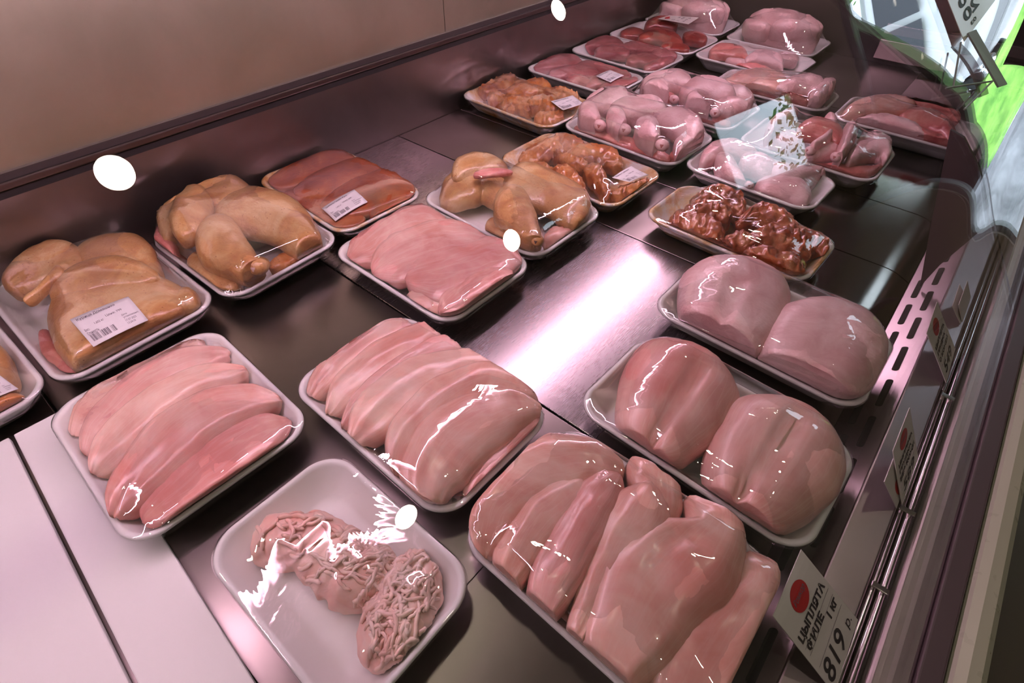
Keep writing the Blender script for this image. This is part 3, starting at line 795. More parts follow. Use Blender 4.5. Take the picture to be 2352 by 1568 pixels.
def card(name, surf, material, parent, thick=0.0006, nu=1, nv=1, rc=0.0):
    v = []; f = []
    for l in (0, -thick):
        for i in range(nu + 1):
            for j in range(nv + 1): v.append(surf(i / nu, j / nv, l))
    k = (nu + 1) * (nv + 1); idx = lambda i, j, o=0: o * k + i * (nv + 1) + j
    for i in range(nu):
        for j in range(nv):
            f.append((idx(i, j), idx(i + 1, j), idx(i + 1, j + 1), idx(i, j + 1)))
            f.append((idx(i, j, 1), idx(i, j + 1, 1), idx(i + 1, j + 1, 1), idx(i + 1, j, 1)))
    for i in range(nu):
        f.append((idx(i, 0), idx(i, 0, 1), idx(i + 1, 0, 1), idx(i + 1, 0))); f.append((idx(i, nv), idx(i + 1, nv), idx(i + 1, nv, 1), idx(i, nv, 1)))
    for j in range(nv):
        f.append((idx(0, j), idx(0, j + 1), idx(0, j + 1, 1), idx(0, j, 1))); f.append((idx(nu, j), idx(nu, j, 1), idx(nu, j + 1, 1), idx(nu, j + 1)))
    return meshobj(name, v, f, material, parent, nu > 1)
def disc(name, surf, s, t, rs, rt, material, parent, lift=0.0003):
    v = [surf(s + rs * math.cos(k * math.pi / 14), t + rt * math.sin(k * math.pi / 14), lift) for k in range(28)]
    return meshobj(name, v, [tuple(range(28))], material, parent)
def bars(surf, s0, s1, t0, t1, parent, seed, gaps=()):
    rnd = random.Random(seed); v = []; f = []; s = s0
    while s < s1:
        w = rnd.choice((0.006, 0.009, 0.014)); 
        if not any(a < s < b_ for a, b_ in gaps):
            k = len(v); v += [surf(s, t0, 0.0004), surf(s + w, t0, 0.0004), surf(s + w, t1, 0.0004), surf(s, t1, 0.0004)]; f.append((k, k + 1, k + 2, k + 3))
        s += w + rnd.choice((0.005, 0.008, 0.012))
    o = meshobj('barcode', v, f, 'grey_ink', parent); return o
def label(pk, quad, title, price, seed):
    cs = [pk.on_film(*q) for q in quad]; flat = quad_surf(*cs)
    g = {}
    nu, nv = 10, 7
    Z = np.zeros((nu + 1, nv + 1)); U, Wv = np.meshgrid(np.linspace(0, 1, nu + 1), np.linspace(0, 1, nv + 1), indexing='ij')
    for i in range(nu + 1):
        for j in range(nv + 1):
            q = flat(i / nu, j / nv); Z[i, j] = pk.film_z_world(q[0], q[1])
    B = np.stack([np.ones_like(U), U, Wv, U * U, U * Wv, Wv * Wv], -1).reshape(-1, 6)
    co = np.linalg.lstsq(B, Z.ravel(), rcond=None)[0]; Q = (B @ co).reshape(Z.shape)
    Z = Q + max(0.0, float((Z - Q).max()))       # a stiff paper label bends only gently
    def surf(s, t, lift=0.0):
        q = flat(s, t); u = np.clip(s * nu, 0, nu - 1e-6); w = np.clip(t * nv, 0, nv - 1e-6); i, j = int(u), int(w); a, b = u - i, w - j
        z = Z[i, j] * (1 - a) * (1 - b) + Z[i + 1, j] * a * (1 - b) + Z[i, j + 1] * (1 - a) * b + Z[i + 1, j + 1] * a * b
        return np.array([q[0], q[1], z + 0.0011 + lift])
    o = card('price_label', surf, 'paper', pk.root, 0.0002, nu, nv)
    o['label'] = 'white printed label with barcode'
    surf_text('lettering', title, (0.07, 0.80, 0.72, 0.92), surf, 'grey_ink', o, 0.012)
    surf_text('lettering', 'Цена: ' + price, (0.48, 0.57, 0.76, 0.66), surf, 'grey_ink', o, 0.005)
    surf_text('lettering', 'Вес:', (0.06, 0.42, 0.14, 0.50), surf, 'grey_ink', o, 0.005)
    surf_text('lettering', '1,602 кг', (0.26, 0.50, 0.42, 0.58), surf, 'grey_ink', o, 0.005)
    surf_text('lettering', 'Стоимость:', (0.06, 0.30, 0.26, 0.39), surf, 'grey_ink', o, 0.005)
    for k, (s, w) in enumerate((('Дата:', 0.10), ('упаковано', 0.27), ('17.07.2023', 0.19), ('13:24:10', 0.14))):
        surf_text('lettering', s, (0.69, 0.40 - k * 0.095, 0.69 + w, 0.46 - k * 0.095), surf, 'grey_ink', o, 0.004)
    bars(surf, 0.07, 0.50, 0.10, 0.29, o, seed, ((0.20, 0.235), (0.38, 0.41)))
    return o
# ------------------------------------------------------------------ the packages, front to back
LT, WT = 0.225, 0.150
TRAYS = {
    't1': ([(110, 950), (490, 745), (712, 970), (315, 1260)], None, None, 0),
    't2': ([(668, 890), (915, 718), (1266, 950), (1010, 1200)], None, None, 0),
    't3': ([(445, 1270), (780, 1030), (1105, 1360), (790, 1640)], None, None, 0),
    't4': ([(1048, 1220), (1310, 985), (1815, 1310), (1560, 1700)], None, None, 0),
    't5': ([(1335, 930), (1480, 770), (1978, 1030), (1830, 1280)], None, None, 0),
    't6': ([(1500, 700), (1620, 590), (2055, 765), (1975, 958)], None, None, 0),
    't7': ([(1482, 495), (1580, 415), (1924, 555), (1840, 648)], None, None, 0),
    't8': ([(1573, 370), (1640, 320), (1914, 410), (1840, 490)], None, None, 0),
    't9': ([None, None, (2075, 338), (1985, 425)], LT, LT * 0.68, 0),
    't10': ([(1900, 262), (1950, 216), None, None], LT * 1.15, LT * 0.66, 0),
    't11': ([(1628, 192), (1685, 157), (1942, 207), None], None, None, 0),
    't12': ([(1438, 217), None, (1752, 252), (1650, 303)], None, None, 0),
    't13': ([(1290, 282), None, (1628, 312), (1545, 388)], None, None, 0),
    't14': ([(1162, 360), (1240, 300), (1533, 390), (1410, 490)], None, None, 0),
    't15': ([(973, 455), (1120, 370), (1382, 480), (1230, 595)], None, None, 0),
    't16': ([(765, 575), (960, 470), (1222, 600), (1030, 750)], None, None, 0),
    't17': ([(595, 410), (770, 338), (977, 440), (780, 540)], None, None, 0),
    't18': ([(345, 572), (560, 430), (756, 555), (530, 693)], None, None, 0),
    't19': ([None, None, (480, 690), (138, 885)], LT * 1.02, 0.172, 1),
    't20': ([None, None, (128, 885), None], LT, 0.165, 3),
    't21': ([(1060, 210), (1140, 165), (1360, 232), (1262, 305)], None, None, 0),
    't22': ([(1190, 150), (1260, 115), (1467, 170), (1390, 217)], None, None, 0),
    't23': ([(1300, 102), (1370, 77), (1560, 124), (1480, 175)], None, None, 0),
    't24': ([(1405, 58), (1480, 28), (1630, 78), (1565, 122)], None, None, 0),
    't25': ([(1588, 95), None, (1847, 114), (1785, 158)], None, None, 0),
    't26': ([None, None, None, (1868, 112)], 0.22, 0.16, 0),
    't27': ([None, None, None, (1690, 62)], 0.22, 0.16, 0),
}
SOLVED = solve_trays(TRAYS)
G = 'wrapped poultry trays in the counter'
# T1 five long fillets
k = Package('t1', 'white tray of five long pale pink fillets beside the white boards', group=G)
def cA(l): return [(x / 1.806, 700 + y / 1.806, w / 1.806) for x, y, w in l]
k.piece('chicken_fillet', cA([(310, 560, 25), (395, 410, 48), (550, 275, 56), (720, 185, 52), (870, 140, 30)]), 'fillet', 0.024, 0.010, tilt=-0.004)
k.piece('chicken_fillet', cA([(360, 625, 25), (440, 500, 55), (610, 350, 62), (800, 245, 55), (970, 200, 25)]), 'fillet_rosy', 0.028, 0.011, tilt=-0.004)
k.piece('chicken_fillet', cA([(395, 700, 30), (490, 580, 62), (670, 425, 66), (860, 320, 52), (1040, 275, 26)]), 'fillet', 0.031, 0.013, tilt=-0.004)
k.piece('chicken_fillet', cA([(600, 900, 60), (740, 800, 100), (920, 660, 115), (1085, 545, 95), (1215, 480, 40)]), 'fillet_rosy', 0.030, 0.013, tilt=0.002)
k.piece('chicken_fillet', cA([(475, 880, 40), (560, 750, 75), (720, 580, 96), (900, 450, 80), (1060, 400, 52), (1175, 388, 24)]), 'fillet', 0.035, 0.015, tilt=-0.004)
k.film()
# T2
k = Package('t2', 'white tray of overlapping fillet slices in front of the bright steel strip', group=G)
k.piece('chicken_fillet', [(702, 925, 12), (760, 850, 28), (850, 778, 32), (955, 742, 22)], 'fillet', 0.027, 0.011, tilt=-0.003)
k.piece('chicken_fillet', [(748, 960, 14), (800, 892, 32), (890, 822, 36), (985, 780, 32), (1045, 768, 14)], 'fillet', 0.031, 0.012, tilt=-0.003)
k.piece('chicken_fillet', [(782, 990, 12), (840, 928, 26), (930, 856, 30), (1020, 808, 26), (1080, 802, 12)], 'fillet_rosy', 0.034, 0.013, tilt=-0.003)
k.piece('chicken_fillet', [(805, 1025, 22), (850, 965, 46), (950, 888, 48), (1060, 852, 38), (1150, 852, 28), (1195, 868, 12)], 'fillet', 0.036, 0.014, tilt=-0.003)
k.piece('chicken_fillet', [(1075, 1160, 26), (1120, 1085, 48), (1190, 1005, 40), (1250, 965, 15)], 'fillet_rosy', 0.030, 0.012)
k.piece('chicken_fillet', [(900, 1090, 20), (930, 1024, 46), (1010, 945, 54), (1110, 890, 42), (1200, 895, 28), (1252, 915, 12)], 'fillet', 0.038, 0.015, tilt=-0.003)
k.piece('chicken_fillet', [(985, 1185, 32), (975, 1115, 56), (1020, 1042, 72), (1095, 985, 62), (1170, 950, 44), (1245, 945, 16)], 'fillet', 0.040, 0.017, tilt=-0.003)
k.film()
# T3 mince
k = Package('t3', 'half-empty white foam tray with a small heap of pink mince', group=G)
def cM(l): return [(430 + x / 2.81, 1010 + y / 2.81, w / 2.81) for x, y, w in l]
a = k.piece('mince_block', cM([(430, 790, 60), (580, 690, 170), (800, 690, 230), (1000, 800, 250), (1130, 930, 270), (1200, 1080, 170)]), 'mince_meat', 0.015, 0.024, p=0.8, nz=0.0026, nf=110, ends=(0.14, 0.16), n=60, m=44, rag=0.25, ridge=0.003)
b = k.piece('mince_block', cM([(1500, 720, 70), (1490, 880, 165), (1430, 1070, 235), (1350, 1260, 240), (1320, 1420, 200), (1360, 1570, 80)]), 'mince_meat', 0.015, 0.024, p=0.8, nz=0.0026, nf=120, ends=(0.16, 0.16), n=60, m=44, rag=0.25, ridge=0.003)
bv = BVHTree.FromPolygons([q.co.copy() for o in (a, b) for q in o.data.vertices], [tuple(i + (0 if o is a else len(a.data.vertices)) for i in pl.vertices) for o in (a, b) for pl in o.data.polygons])
rnd = random.Random(3); sv = []; sf = []
def strands(region, cnt, main):
    """short soft strands squeezed out by the mincer, lying on the heap"""
    done = 0
    while done < cnt:
        x, y = region(); q = P(430 + x / 2.81, 1010 + y / 2.81, 0.028); hit = bv.ray_cast(Vector((q[0], q[1], 0.3)), Vector((0, 0, -1)))
        done += 1
        if hit[0] is None: continue
        ang = main + rnd.gauss(0, 0.5); p_ = hit[0].copy(); r = rnd.uniform(0.0013, 0.0022); pts = []
        for _ in range(rnd.randint(4, 11)):
            h2 = bv.ray_cast(Vector((p_.x, p_.y, 0.3)), Vector((0, 0, -1)))
            if h2[0] is None: break
            pts.append(Vector((h2[0].x, h2[0].y, h2[0].z + r * rnd.uniform(0.35, 1.0)))); ang += rnd.gauss(0, 0.35)
            p_ = p_ + Vector((math.cos(ang), math.sin(ang), 0)) * 0.0026
        if len(pts) < 3: continue
        base = len(sv); nn = 7
        for i, c in enumerate(pts):
            d = (pts[min(i + 1, len(pts) - 1)] - pts[max(i - 1, 0)]).normalized(); a_ = d.cross(Vector((0, 0, 1))).normalized(); b_ = d.cross(a_)
            e = 0.55 if i in (0, len(pts) - 1) else 1
            for t in range(nn): sv.append(c + (a_ * math.cos(6.283 * t / nn) + b_ * math.sin(6.283 * t / nn)) * r * e)
        for i in range(len(pts) - 1):
            for t in range(nn): sf.append((base + i * nn + t, base + i * nn + (t + 1) % nn, base + (i + 1) * nn + (t + 1) % nn, base + (i + 1) * nn + t))
        sf.append(tuple(base + t for t in range(nn))[::-1]); sf.append(tuple(base + (len(pts) - 1) * nn + t for t in range(nn)))
strands(lambda: (rnd.uniform(1120, 1670), rnd.uniform(740, 1560)), 170, 1.9)
strands(lambda: (rnd.uniform(420, 1100), rnd.uniform(440, 900)), 50, 0.5)
strands(lambda: (rnd.uniform(1000, 1350), rnd.uniform(540, 1250)), 110, 1.2)
ms = meshobj('mince_strands', sv, sf, 'mince_meat', k.root, True, [(0.5, 0.02 * (i % 7)) for i in range(len(sv))]); ms['kind'] = 'stuff'; k.pieces.append(ms)
k.film()
# T4
k = Package('t4', 'large tray of thick folded fillets behind the 819 price tag', group=G)
k.piece('chicken_fillet', [(1110, 1300, 50), (1290, 1320, 120), (1480, 1420, 150), (1620, 1530, 110), (1690, 1580, 50)], 'fillet_rosy', 0.020, 0.010)
k.piece('chicken_fillet', [(1690, 1600, 70), (1735, 1480, 96), (1772, 1380, 80), (1775, 1300, 40)], 'fillet', 0.032, 0.022)
k.piece('chicken_fillet', [(1105, 1290, 34), (1128, 1190, 72), (1205, 1115, 84), (1320, 1085, 70), (1435, 1085, 34)], 'fillet', 0.036, 0.026, tilt=-0.003)
k.piece('chicken_fillet', [(1455, 1290, 30), (1500, 1190, 52), (1500, 1110, 46), (1445, 1055, 24)], 'fillet', 0.038, 0.020)
k.piece('chicken_fillet', [(1540, 1660, 90), (1620, 1545, 118), (1690, 1435, 104), (1740, 1340, 72), (1715, 1270, 28)], 'fillet', 0.036, 0.024, tilt=-0.002)
k.piece('chicken_fillet', [(1150, 1360, 30), (1190, 1280, 46), (1255, 1190, 50), (1345, 1115, 38)], 'fillet', 0.044, 0.018)
k.piece('chicken_fillet', [(1240, 1435, 30), (1264, 1350, 50), (1318, 1250, 56), (1372, 1155, 50), (1420, 1090, 24)], 'fillet_rosy', 0.046, 0.019)
k.piece('chicken_fillet', [(1312, 1490, 26), (1350, 1400, 36), (1412, 1280, 54), (1472, 1185, 66), (1498, 1115, 36)], 'fillet', 0.046, 0.020)
k.piece('chicken_fillet', [(1385, 1600, 60), (1436, 1475, 108), (1512, 1358, 128), (1598, 1268, 106), (1635, 1195, 60), (1570, 1150, 20)], 'fillet', 0.042, 0.028, groove=[([(1500, 1300), (1555, 1215), (1600, 1230)], 0.008, 0.005)])
k.film()
# T5 skinless breasts
k = Package('t5', 'white tray with two plump skinless chicken breasts', group=G)
k.piece('chicken_breast', [(1470, 1045, 60), (1492, 1015, 100), (1545, 930, 136), (1590, 855, 128), (1612, 812, 80)], 'breast', 0.036, 0.030, p=0.92, ends=(0.36, 0.36), low=0.026, nz=0.0012, groove=[([(1625, 832), (1575, 890), (1530, 950), (1490, 1040)], 0.011, 0.0045)], n=56, m=40)
k.piece('chicken_breast', [(1685, 1205, 70), (1715, 1160, 125), (1768, 1072, 160), (1818, 990, 146), (1845, 940, 85)], 'breast', 0.036, 0.030, p=0.92, ends=(0.36, 0.36), low=0.026, nz=0.0012, groove=[([(1848, 948), (1790, 1010), (1730, 1090), (1680, 1165)], 0.012, 0.0045)], n=56, m=40)
k.film()
# T6 breasts with skin
k = Package('t6', 'white tray with two pale breasts in wrinkled skin', group=G)
k.piece('chicken_breast', [(1628, 800, 60), (1650, 770, 106), (1682, 695, 130), (1702, 635, 108), (1704, 604, 56)], 'pink_skin', 0.038, 0.030, p=0.92, ends=(0.36, 0.36), low=0.026, nz=0.0014, groove=[([(1700, 640), (1670, 700), (1650, 740)], 0.007, 0.005)], n=56, m=40)
k.piece('chicken_breast', [(1855, 920, 65), (1868, 885, 120), (1888, 805, 148), (1905, 735, 122), (1910, 696, 62)], 'pink_skin', 0.038, 0.030, p=0.92, ends=(0.36, 0.36), low=0.026, nz=0.0014, groove=[([(1915, 720), (1890, 780), (1880, 830)], 0.005, 0.006)], n=56, m=40)
k.film()

# legs: thigh + drumstick from photo points
def leg(k, drum, thigh, bone, z=0.045, material='pink_skin', h=0.020, r=0.0105, core='marrow', dr=(0.3, -0.9), under=None, jm=None):
    if under: k.piece('thigh_flesh', under, 'raw_flesh', z - 0.018, h * 0.7)
    if thigh: k.piece('chicken_thigh', thigh, material, z - 0.006, h * 1.1, nz=0.0016, p=0.9, low=0.03)
    o = k.piece('chicken_drumstick', drum, material, z, h, nz=0.0012, ends=(0.3, 0.05), low=0.03)
    if bone: k.knob(bone[0], bone[1], z + 0.001, r, jm or material, core, None, dr)

# T7 brown marinated
k = Package('t7', 'tray of dark red-brown marinated chicken pieces with herb specks', foam='foam_stained', group=G)
for sp, z, h in (([(1530, 515, 15), (1570, 510, 34), (1620, 530, 42), (1660, 560, 24)], 0.032, 0.016), ([(1585, 470, 18), (1640, 455, 28), (1690, 470, 26), (1705, 500, 14)], 0.034, 0.018),
                 ([(1570, 490, 16), (1630, 485, 22), (1680, 505, 20)], 0.038, 0.016), ([(1690, 520, 18), (1740, 500, 30), (1800, 520, 30), (1830, 550, 16)], 0.034, 0.018),
                 ([(1700, 570, 20), (1760, 550, 34), (1820, 560, 30), (1860, 590, 14)], 0.036, 0.018), ([(1700, 590, 24), (1750, 600, 38), (1810, 620, 36), (1850, 620, 16)], 0.032, 0.017),
                 ([(1640, 575, 18), (1700, 560, 26), (1740, 575, 18)], 0.034, 0.016), ([(1780, 525, 14), (1830, 545, 24), (1880, 565, 24), (1900, 590, 12)], 0.030, 0.014), ([(1620, 545, 14), (1650, 580, 20), (1660, 600, 10)], 0.030, 0.012)):
    k.piece('marinated_piece', sp, 'brown_marinade', z, h, nz=0.0045, nf=120, folds=0.0022, ridge=0.004, rag=0.2, n=44, m=36)
k.film()
# T8 pale legs
k = Package('t8', 'shallow tray of pale chicken legs behind the brown marinated tray', group=G)
leg(k, [(1640, 355, 22), (1660, 380, 26), (1685, 405, 16), (1700, 425, 9)], [(1600, 375, 16), (1630, 350, 26), (1680, 340, 28), (1730, 355, 20)], (1705, 428), 0.036, r=0.007, h=0.014)
leg(k, [(1750, 385, 24), (1800, 400, 26), (1850, 395, 16), (1890, 382, 9)], [(1725, 425, 18), (1770, 430, 32), (1820, 440, 34), (1850, 465, 20)], (1893, 380), 0.036, r=0.007, dr=(0.8, 0.4), h=0.015, under=[(1730, 450, 10), (1780, 465, 14), (1830, 478, 12)])
k.piece('chicken_thigh', [(1690, 370, 20), (1730, 375, 30), (1770, 395, 24)], 'pink_skin', 0.034, 0.016)
k.film()
# T9 drumsticks pile
k = Package('t9', 'deep tray piled with drumsticks next to the glass bracket', group=G)
leg(k, [(1900, 270, 22), (1905, 300, 22), (1895, 325, 14), (1860, 345, 9)], None, (1855, 348), 0.050, r=0.008, dr=(-0.5, -0.8))
leg(k, [(1830, 265, 16), (1790, 285, 20), (1765, 300, 16)], None, (1768, 300), 0.050, r=0.008, dr=(-0.5, -0.8))
leg(k, [(1955, 290, 30), (1945, 325, 24), (1930, 355, 14), (1920, 372, 10)], None, (1915, 365), 0.052, r=0.009, dr=(-0.2, -0.9))
k.piece('chicken_drumstick', [(1830, 300, 12), (1870, 295, 26), (1915, 310, 26), (1930, 330, 12)], 'raw_flesh', 0.052, 0.016)
k.piece('chicken_drumstick', [(1850, 355, 14), (1890, 345, 24), (1925, 345, 16)], 'pink_skin', 0.040, 0.014)
k.piece('chicken_drumstick', [(1945, 375, 14), (1975, 350, 26), (2025, 345, 26), (2040, 370, 14)], 'pink_skin', 0.044, 0.016)
k.piece('chicken_drumstick', [(1770, 315, 14), (1800, 320, 24), (1840, 330, 20)], 'pink_skin', 0.036, 0.014)
k.piece('thigh_flesh', [(1860, 385, 10), (1920, 395, 18), (1990, 400, 18), (2030, 385, 10)], 'raw_flesh', 0.028, 0.012)
k.piece('chicken_drumstick', [(1990, 295, 14), (2010, 320, 22), (2045, 340, 12)], 'pink_skin', 0.038, 0.016)
k.film()
# T10 reddish wings at the right end
k = Package('t10', 'tray of reddish poultry backs half hidden by the glass bracket', group=G)
for sp, mt, z, h in (([(1935, 265, 14), (1985, 250, 26), (2050, 245, 28), (2100, 255, 20)], 'fillet', 0.034, 0.018), ([(2050, 230, 10), (2110, 232, 20), (2170, 245, 22), (2210, 265, 14)], 'raw_flesh', 0.034, 0.018),
                     ([(1960, 285, 12), (2020, 285, 22), (2080, 300, 22), (2120, 320, 14)], 'pink_skin', 0.034, 0.016), ([(2060, 275, 16), (2110, 275, 26), (2160, 295, 26), (2195, 330, 16)], 'raw_flesh', 0.038, 0.018),
                     ([(2100, 310, 14), (2140, 325, 20), (2180, 345, 14)], 'raw_flesh', 0.032, 0.014)):
    k.piece('poultry_piece', sp, mt, z, h, nz=0.003, nf=80)
k.film()
# T11
k = Package('t11', 'tray of pale wings behind the drumstick pile', group=G)
for sp, mt, z, h in (([(1660, 200, 12), (1700, 185, 22), (1760, 178, 24), (1810, 190, 14)], 'fillet', 0.034, 0.016), ([(1700, 215, 12), (1745, 205, 22), (1790, 210, 22), (1820, 225, 12)], 'fillet', 0.038, 0.018),
                     ([(1780, 215, 12), (1820, 200, 22), (1870, 200, 24), (1900, 225, 14)], 'pink_skin', 0.044, 0.022), ([(1860, 240, 12), (1885, 215, 24), (1905, 200, 20), (1915, 190, 10)], 'pink_skin', 0.044, 0.020),
                     ([(1770, 245, 10), (1810, 235, 20), (1850, 240, 18)], 'raw_flesh', 0.036, 0.016), ([(1690, 235, 10), (1730, 235, 16), (1770, 245, 10)], 'raw_flesh', 0.030, 0.012)):
    k.piece('chicken_wing', sp, mt, z, h, nz=0.003, nf=80)
k.film()
# T12 legs, back pile
k = Package('t12', 'tray heaped with chicken legs, the rear one of two alike', group=G)
leg(k, [(1475, 215, 20), (1510, 210, 24), (1530, 225, 16)], [(1470, 200, 14), (1510, 195, 26), (1560, 190, 24), (1590, 205, 12)], (1538, 235), 0.056, r=0.0095, under=[(1490, 235, 8), (1520, 232, 14), (1550, 225, 8)])
leg(k, [(1580, 225, 20), (1600, 250, 26), (1610, 270, 18)], [(1560, 215, 16), (1610, 205, 28), (1660, 215, 26), (1690, 235, 12)], (1612, 280), 0.054, r=0.010)
leg(k, [(1640, 250, 20), (1680, 250, 24), (1715, 252, 12)], [(1640, 230, 14), (1690, 225, 22), (1730, 240, 12)], None, 0.046)
k.piece('thigh_flesh', [(1560, 290, 10), (1620, 295, 16), (1680, 285, 12)], 'raw_flesh', 0.030, 0.010)
k.film()
# T13 legs, front pile
k = Package('t13', 'tray heaped with three chicken legs showing round joints toward the viewer', group=G)
leg(k, [(1320, 255, 20), (1345, 262, 30), (1362, 282, 16)], [(1330, 235, 14), (1375, 232, 28), (1420, 228, 28), (1450, 240, 12)], (1366, 288), 0.054, r=0.0115)
leg(k, [(1385, 265, 20), (1408, 275, 28), (1422, 292, 16)], [(1390, 250, 14), (1440, 250, 28), (1490, 250, 28), (1520, 262, 12)], (1424, 296), 0.056, r=0.0115)
leg(k, [(1450, 285, 18), (1480, 300, 36), (1497, 325, 18)], [(1490, 270, 14), (1540, 278, 32), (1580, 300, 36), (1600, 325, 18)], (1502, 337), 0.058, r=0.0115)
k.piece('chicken_drumstick', [(1540, 345, 24), (1570, 330, 30), (1605, 310, 16)], 'pink_skin', 0.044, 0.018)
for sp in ([(1310, 290, 8), (1370, 310, 16), (1420, 325, 14), (1450, 335, 8)], [(1420, 315, 10), (1470, 345, 16), (1530, 365, 12)], [(1530, 350, 8), (1560, 370, 12), (1580, 355, 8)]):
    k.piece('thigh_flesh', sp, 'raw_flesh', 0.030, 0.010)
k.film()
# T14 amber marinated with label
k = Package('t14', 'tray of amber marinated wings with a label on its right side', foam='foam_stained', group=G)
for sp, z, h in (([(1190, 370, 10), (1225, 358, 26), (1270, 345, 30), (1300, 365, 16)], 0.030, 0.014), ([(1250, 335, 10), (1290, 330, 22), (1330, 345, 22), (1345, 365, 10)], 0.030, 0.015),
                 ([(1300, 360, 14), (1345, 355, 26), (1400, 365, 28), (1430, 385, 12)], 0.032, 0.015), ([(1270, 395, 12), (1300, 405, 24), (1330, 430, 18), (1345, 452, 9)], 0.034, 0.015),
                 ([(1340, 395, 14), (1370, 405, 24), (1390, 435, 16), (1395, 460, 9)], 0.034, 0.016), ([(1215, 390, 10), (1250, 395, 20), (1290, 420, 14)], 0.028, 0.012),
                 ([(1400, 450, 10), (1430, 445, 18), (1470, 430, 16), (1490, 415, 8)], 0.028, 0.012), ([(1270, 350, 10), (1310, 375, 14), (1350, 385, 10)], 0.036, 0.013)):
    k.piece('marinated_wing', sp, 'amber_marinade', z, h, nz=0.0038, nf=110, folds=0.0016, ridge=0.003, rag=0.2, n=40, m=32)
k.film(gap=0.0018); label(k, [(1406, 409), (1450, 383), (1490, 405), (1444, 436)], 'Крылья Грильные', '489', 5)
# T15 yellow leg
k = Package('t15', 'tray with yellow-skinned chicken legs in the middle row', group=G)
k.piece('chicken_thigh', [(1010, 465, 14), (1045, 440, 36), (1090, 420, 46), (1130, 430, 36), (1150, 470, 20)], 'yellow_skin', 0.034, 0.026, folds=0.0010)
k.piece('chicken_thigh', [(1040, 415, 12), (1060, 390, 22), (1110, 382, 22), (1165, 390, 10)], 'yellow_skin', 0.054, 0.018)
k.piece('thigh_flesh', [(1085, 402, 4), (1120, 396, 8), (1175, 394, 4)], 'raw_flesh', 0.068, 0.005, low=0.006)
k.piece('chicken_thigh', [(1150, 440, 24), (1200, 430, 48), (1260, 435, 54), (1310, 470, 50), (1335, 520, 26)], 'yellow_skin', 0.038, 0.026)
k.piece('chicken_thigh', [(1115, 515, 16), (1150, 535, 26), (1195, 558, 18)], 'yellow_skin', 0.028, 0.014)
k.piece('thigh_flesh', [(1245, 552, 8), (1275, 540, 15), (1315, 528, 12), (1345, 515, 6)], 'fillet', 0.026, 0.009, nz=0.003, nf=110)
leg(k, [(1140, 450, 28), (1165, 470, 46), (1195, 505, 38), (1220, 545, 22), (1230, 565, 15)], None, (1236, 568), 0.050, 'yellow_skin', h=0.022, r=0.0085, core='bone_dark', jm='yellow_skin')
k.film()
# T16 rosy fillets
k = Package('t16', 'tray of rosy wet fillets left of the steel strip', group=G)
k.piece('chicken_fillet', [(800, 600, 16), (845, 560, 46), (905, 522, 54), (975, 500, 46), (1038, 520, 22)], 'fillet_rosy', 0.028, 0.014)
k.piece('chicken_fillet', [(855, 628, 24), (905, 602, 48), (980, 575, 54), (1060, 560, 44), (1135, 560, 22)], 'fillet_rosy', 0.032, 0.014)
k.piece('chicken_fillet', [(930, 645, 36), (1010, 632, 52), (1090, 612, 50), (1160, 592, 40), (1198, 605, 14)], 'fillet_rosy', 0.034, 0.014)
k.piece('chicken_fillet', [(935, 688, 16), (980, 692, 30), (1025, 695, 22)], 'fillet', 0.028, 0.011)
k.piece('chicken_fillet', [(1010, 725, 22), (1058, 698, 36), (1120, 662, 34), (1180, 632, 18)], 'fillet_rosy', 0.034, 0.016)
k.film()
# T17 orange fillets with label
k = Package('t17', 'tray of orange marinated fillets with a stained rim against the back wall', foam='foam_stained', group=G)
k.piece('marinated_fillet', [(615, 425, 12), (680, 395, 34), (760, 370, 36), (840, 372, 18)], 'orange_marinade', 0.026, 0.010)
k.piece('marinated_fillet', [(675, 450, 22), (750, 425, 36), (830, 400, 38), (905, 395, 18)], 'orange_marinade', 0.029, 0.011)
k.piece('marinated_fillet', [(650, 450, 22), (710, 480, 36), (780, 505, 34), (840, 505, 18)], 'orange_marinade', 0.024, 0.010)
k.piece('marinated_fillet', [(735, 485, 22), (820, 455, 42), (900, 430, 42), (960, 435, 18)], 'orange_marinade', 0.031, 0.012)
k.piece('marinated_fillet', [(845, 490, 22), (900, 472, 30), (950, 458, 16)], 'orange_marinade', 0.027, 0.010)
k.film(); label(k, [(740, 482), (814, 438), (845, 466), (771, 510)], 'Цыплята Грудка Филе', '599', 6)
# T18 yellow legs
k = Package('t18', 'tray with two fat yellow chicken legs near the back wall', group=G)
k.piece('chicken_thigh', [(365, 560, 18), (380, 505, 34), (440, 465, 42), (520, 458, 40), (590, 485, 24)], 'yellow_skin', 0.046, 0.030)
k.piece('chicken_drumstick', [(395, 555, 24), (418, 510, 40), (445, 465, 34), (455, 440, 12)], 'yellow_skin', 0.066, 0.020)
k.piece('thigh_flesh', [(352, 530, 8), (360, 560, 18), (390, 590, 14)], 'raw_flesh', 0.036, 0.012)
k.piece('chicken_thigh', [(480, 520, 30), (555, 500, 50), (635, 515, 54), (690, 560, 42), (725, 585, 14)], 'yellow_skin', 0.042, 0.030)
k.piece('chicken_thigh', [(425, 605, 26), (470, 645, 40), (540, 672, 26)], 'yellow_skin', 0.028, 0.018)
k.piece('thigh_flesh', [(605, 622, 8), (645, 608, 15), (695, 592, 8)], 'amber_marinade', 0.026, 0.009, nz=0.003, nf=110)
leg(k, [(445, 540, 34), (480, 562, 62), (530, 598, 46), (565, 622, 26), (580, 632, 20)], None, (588, 635), 0.054, 'yellow_skin', h=0.026, r=0.0125, core='bone', jm='yellow_skin', dr=(0.5, -0.8))
k.film()
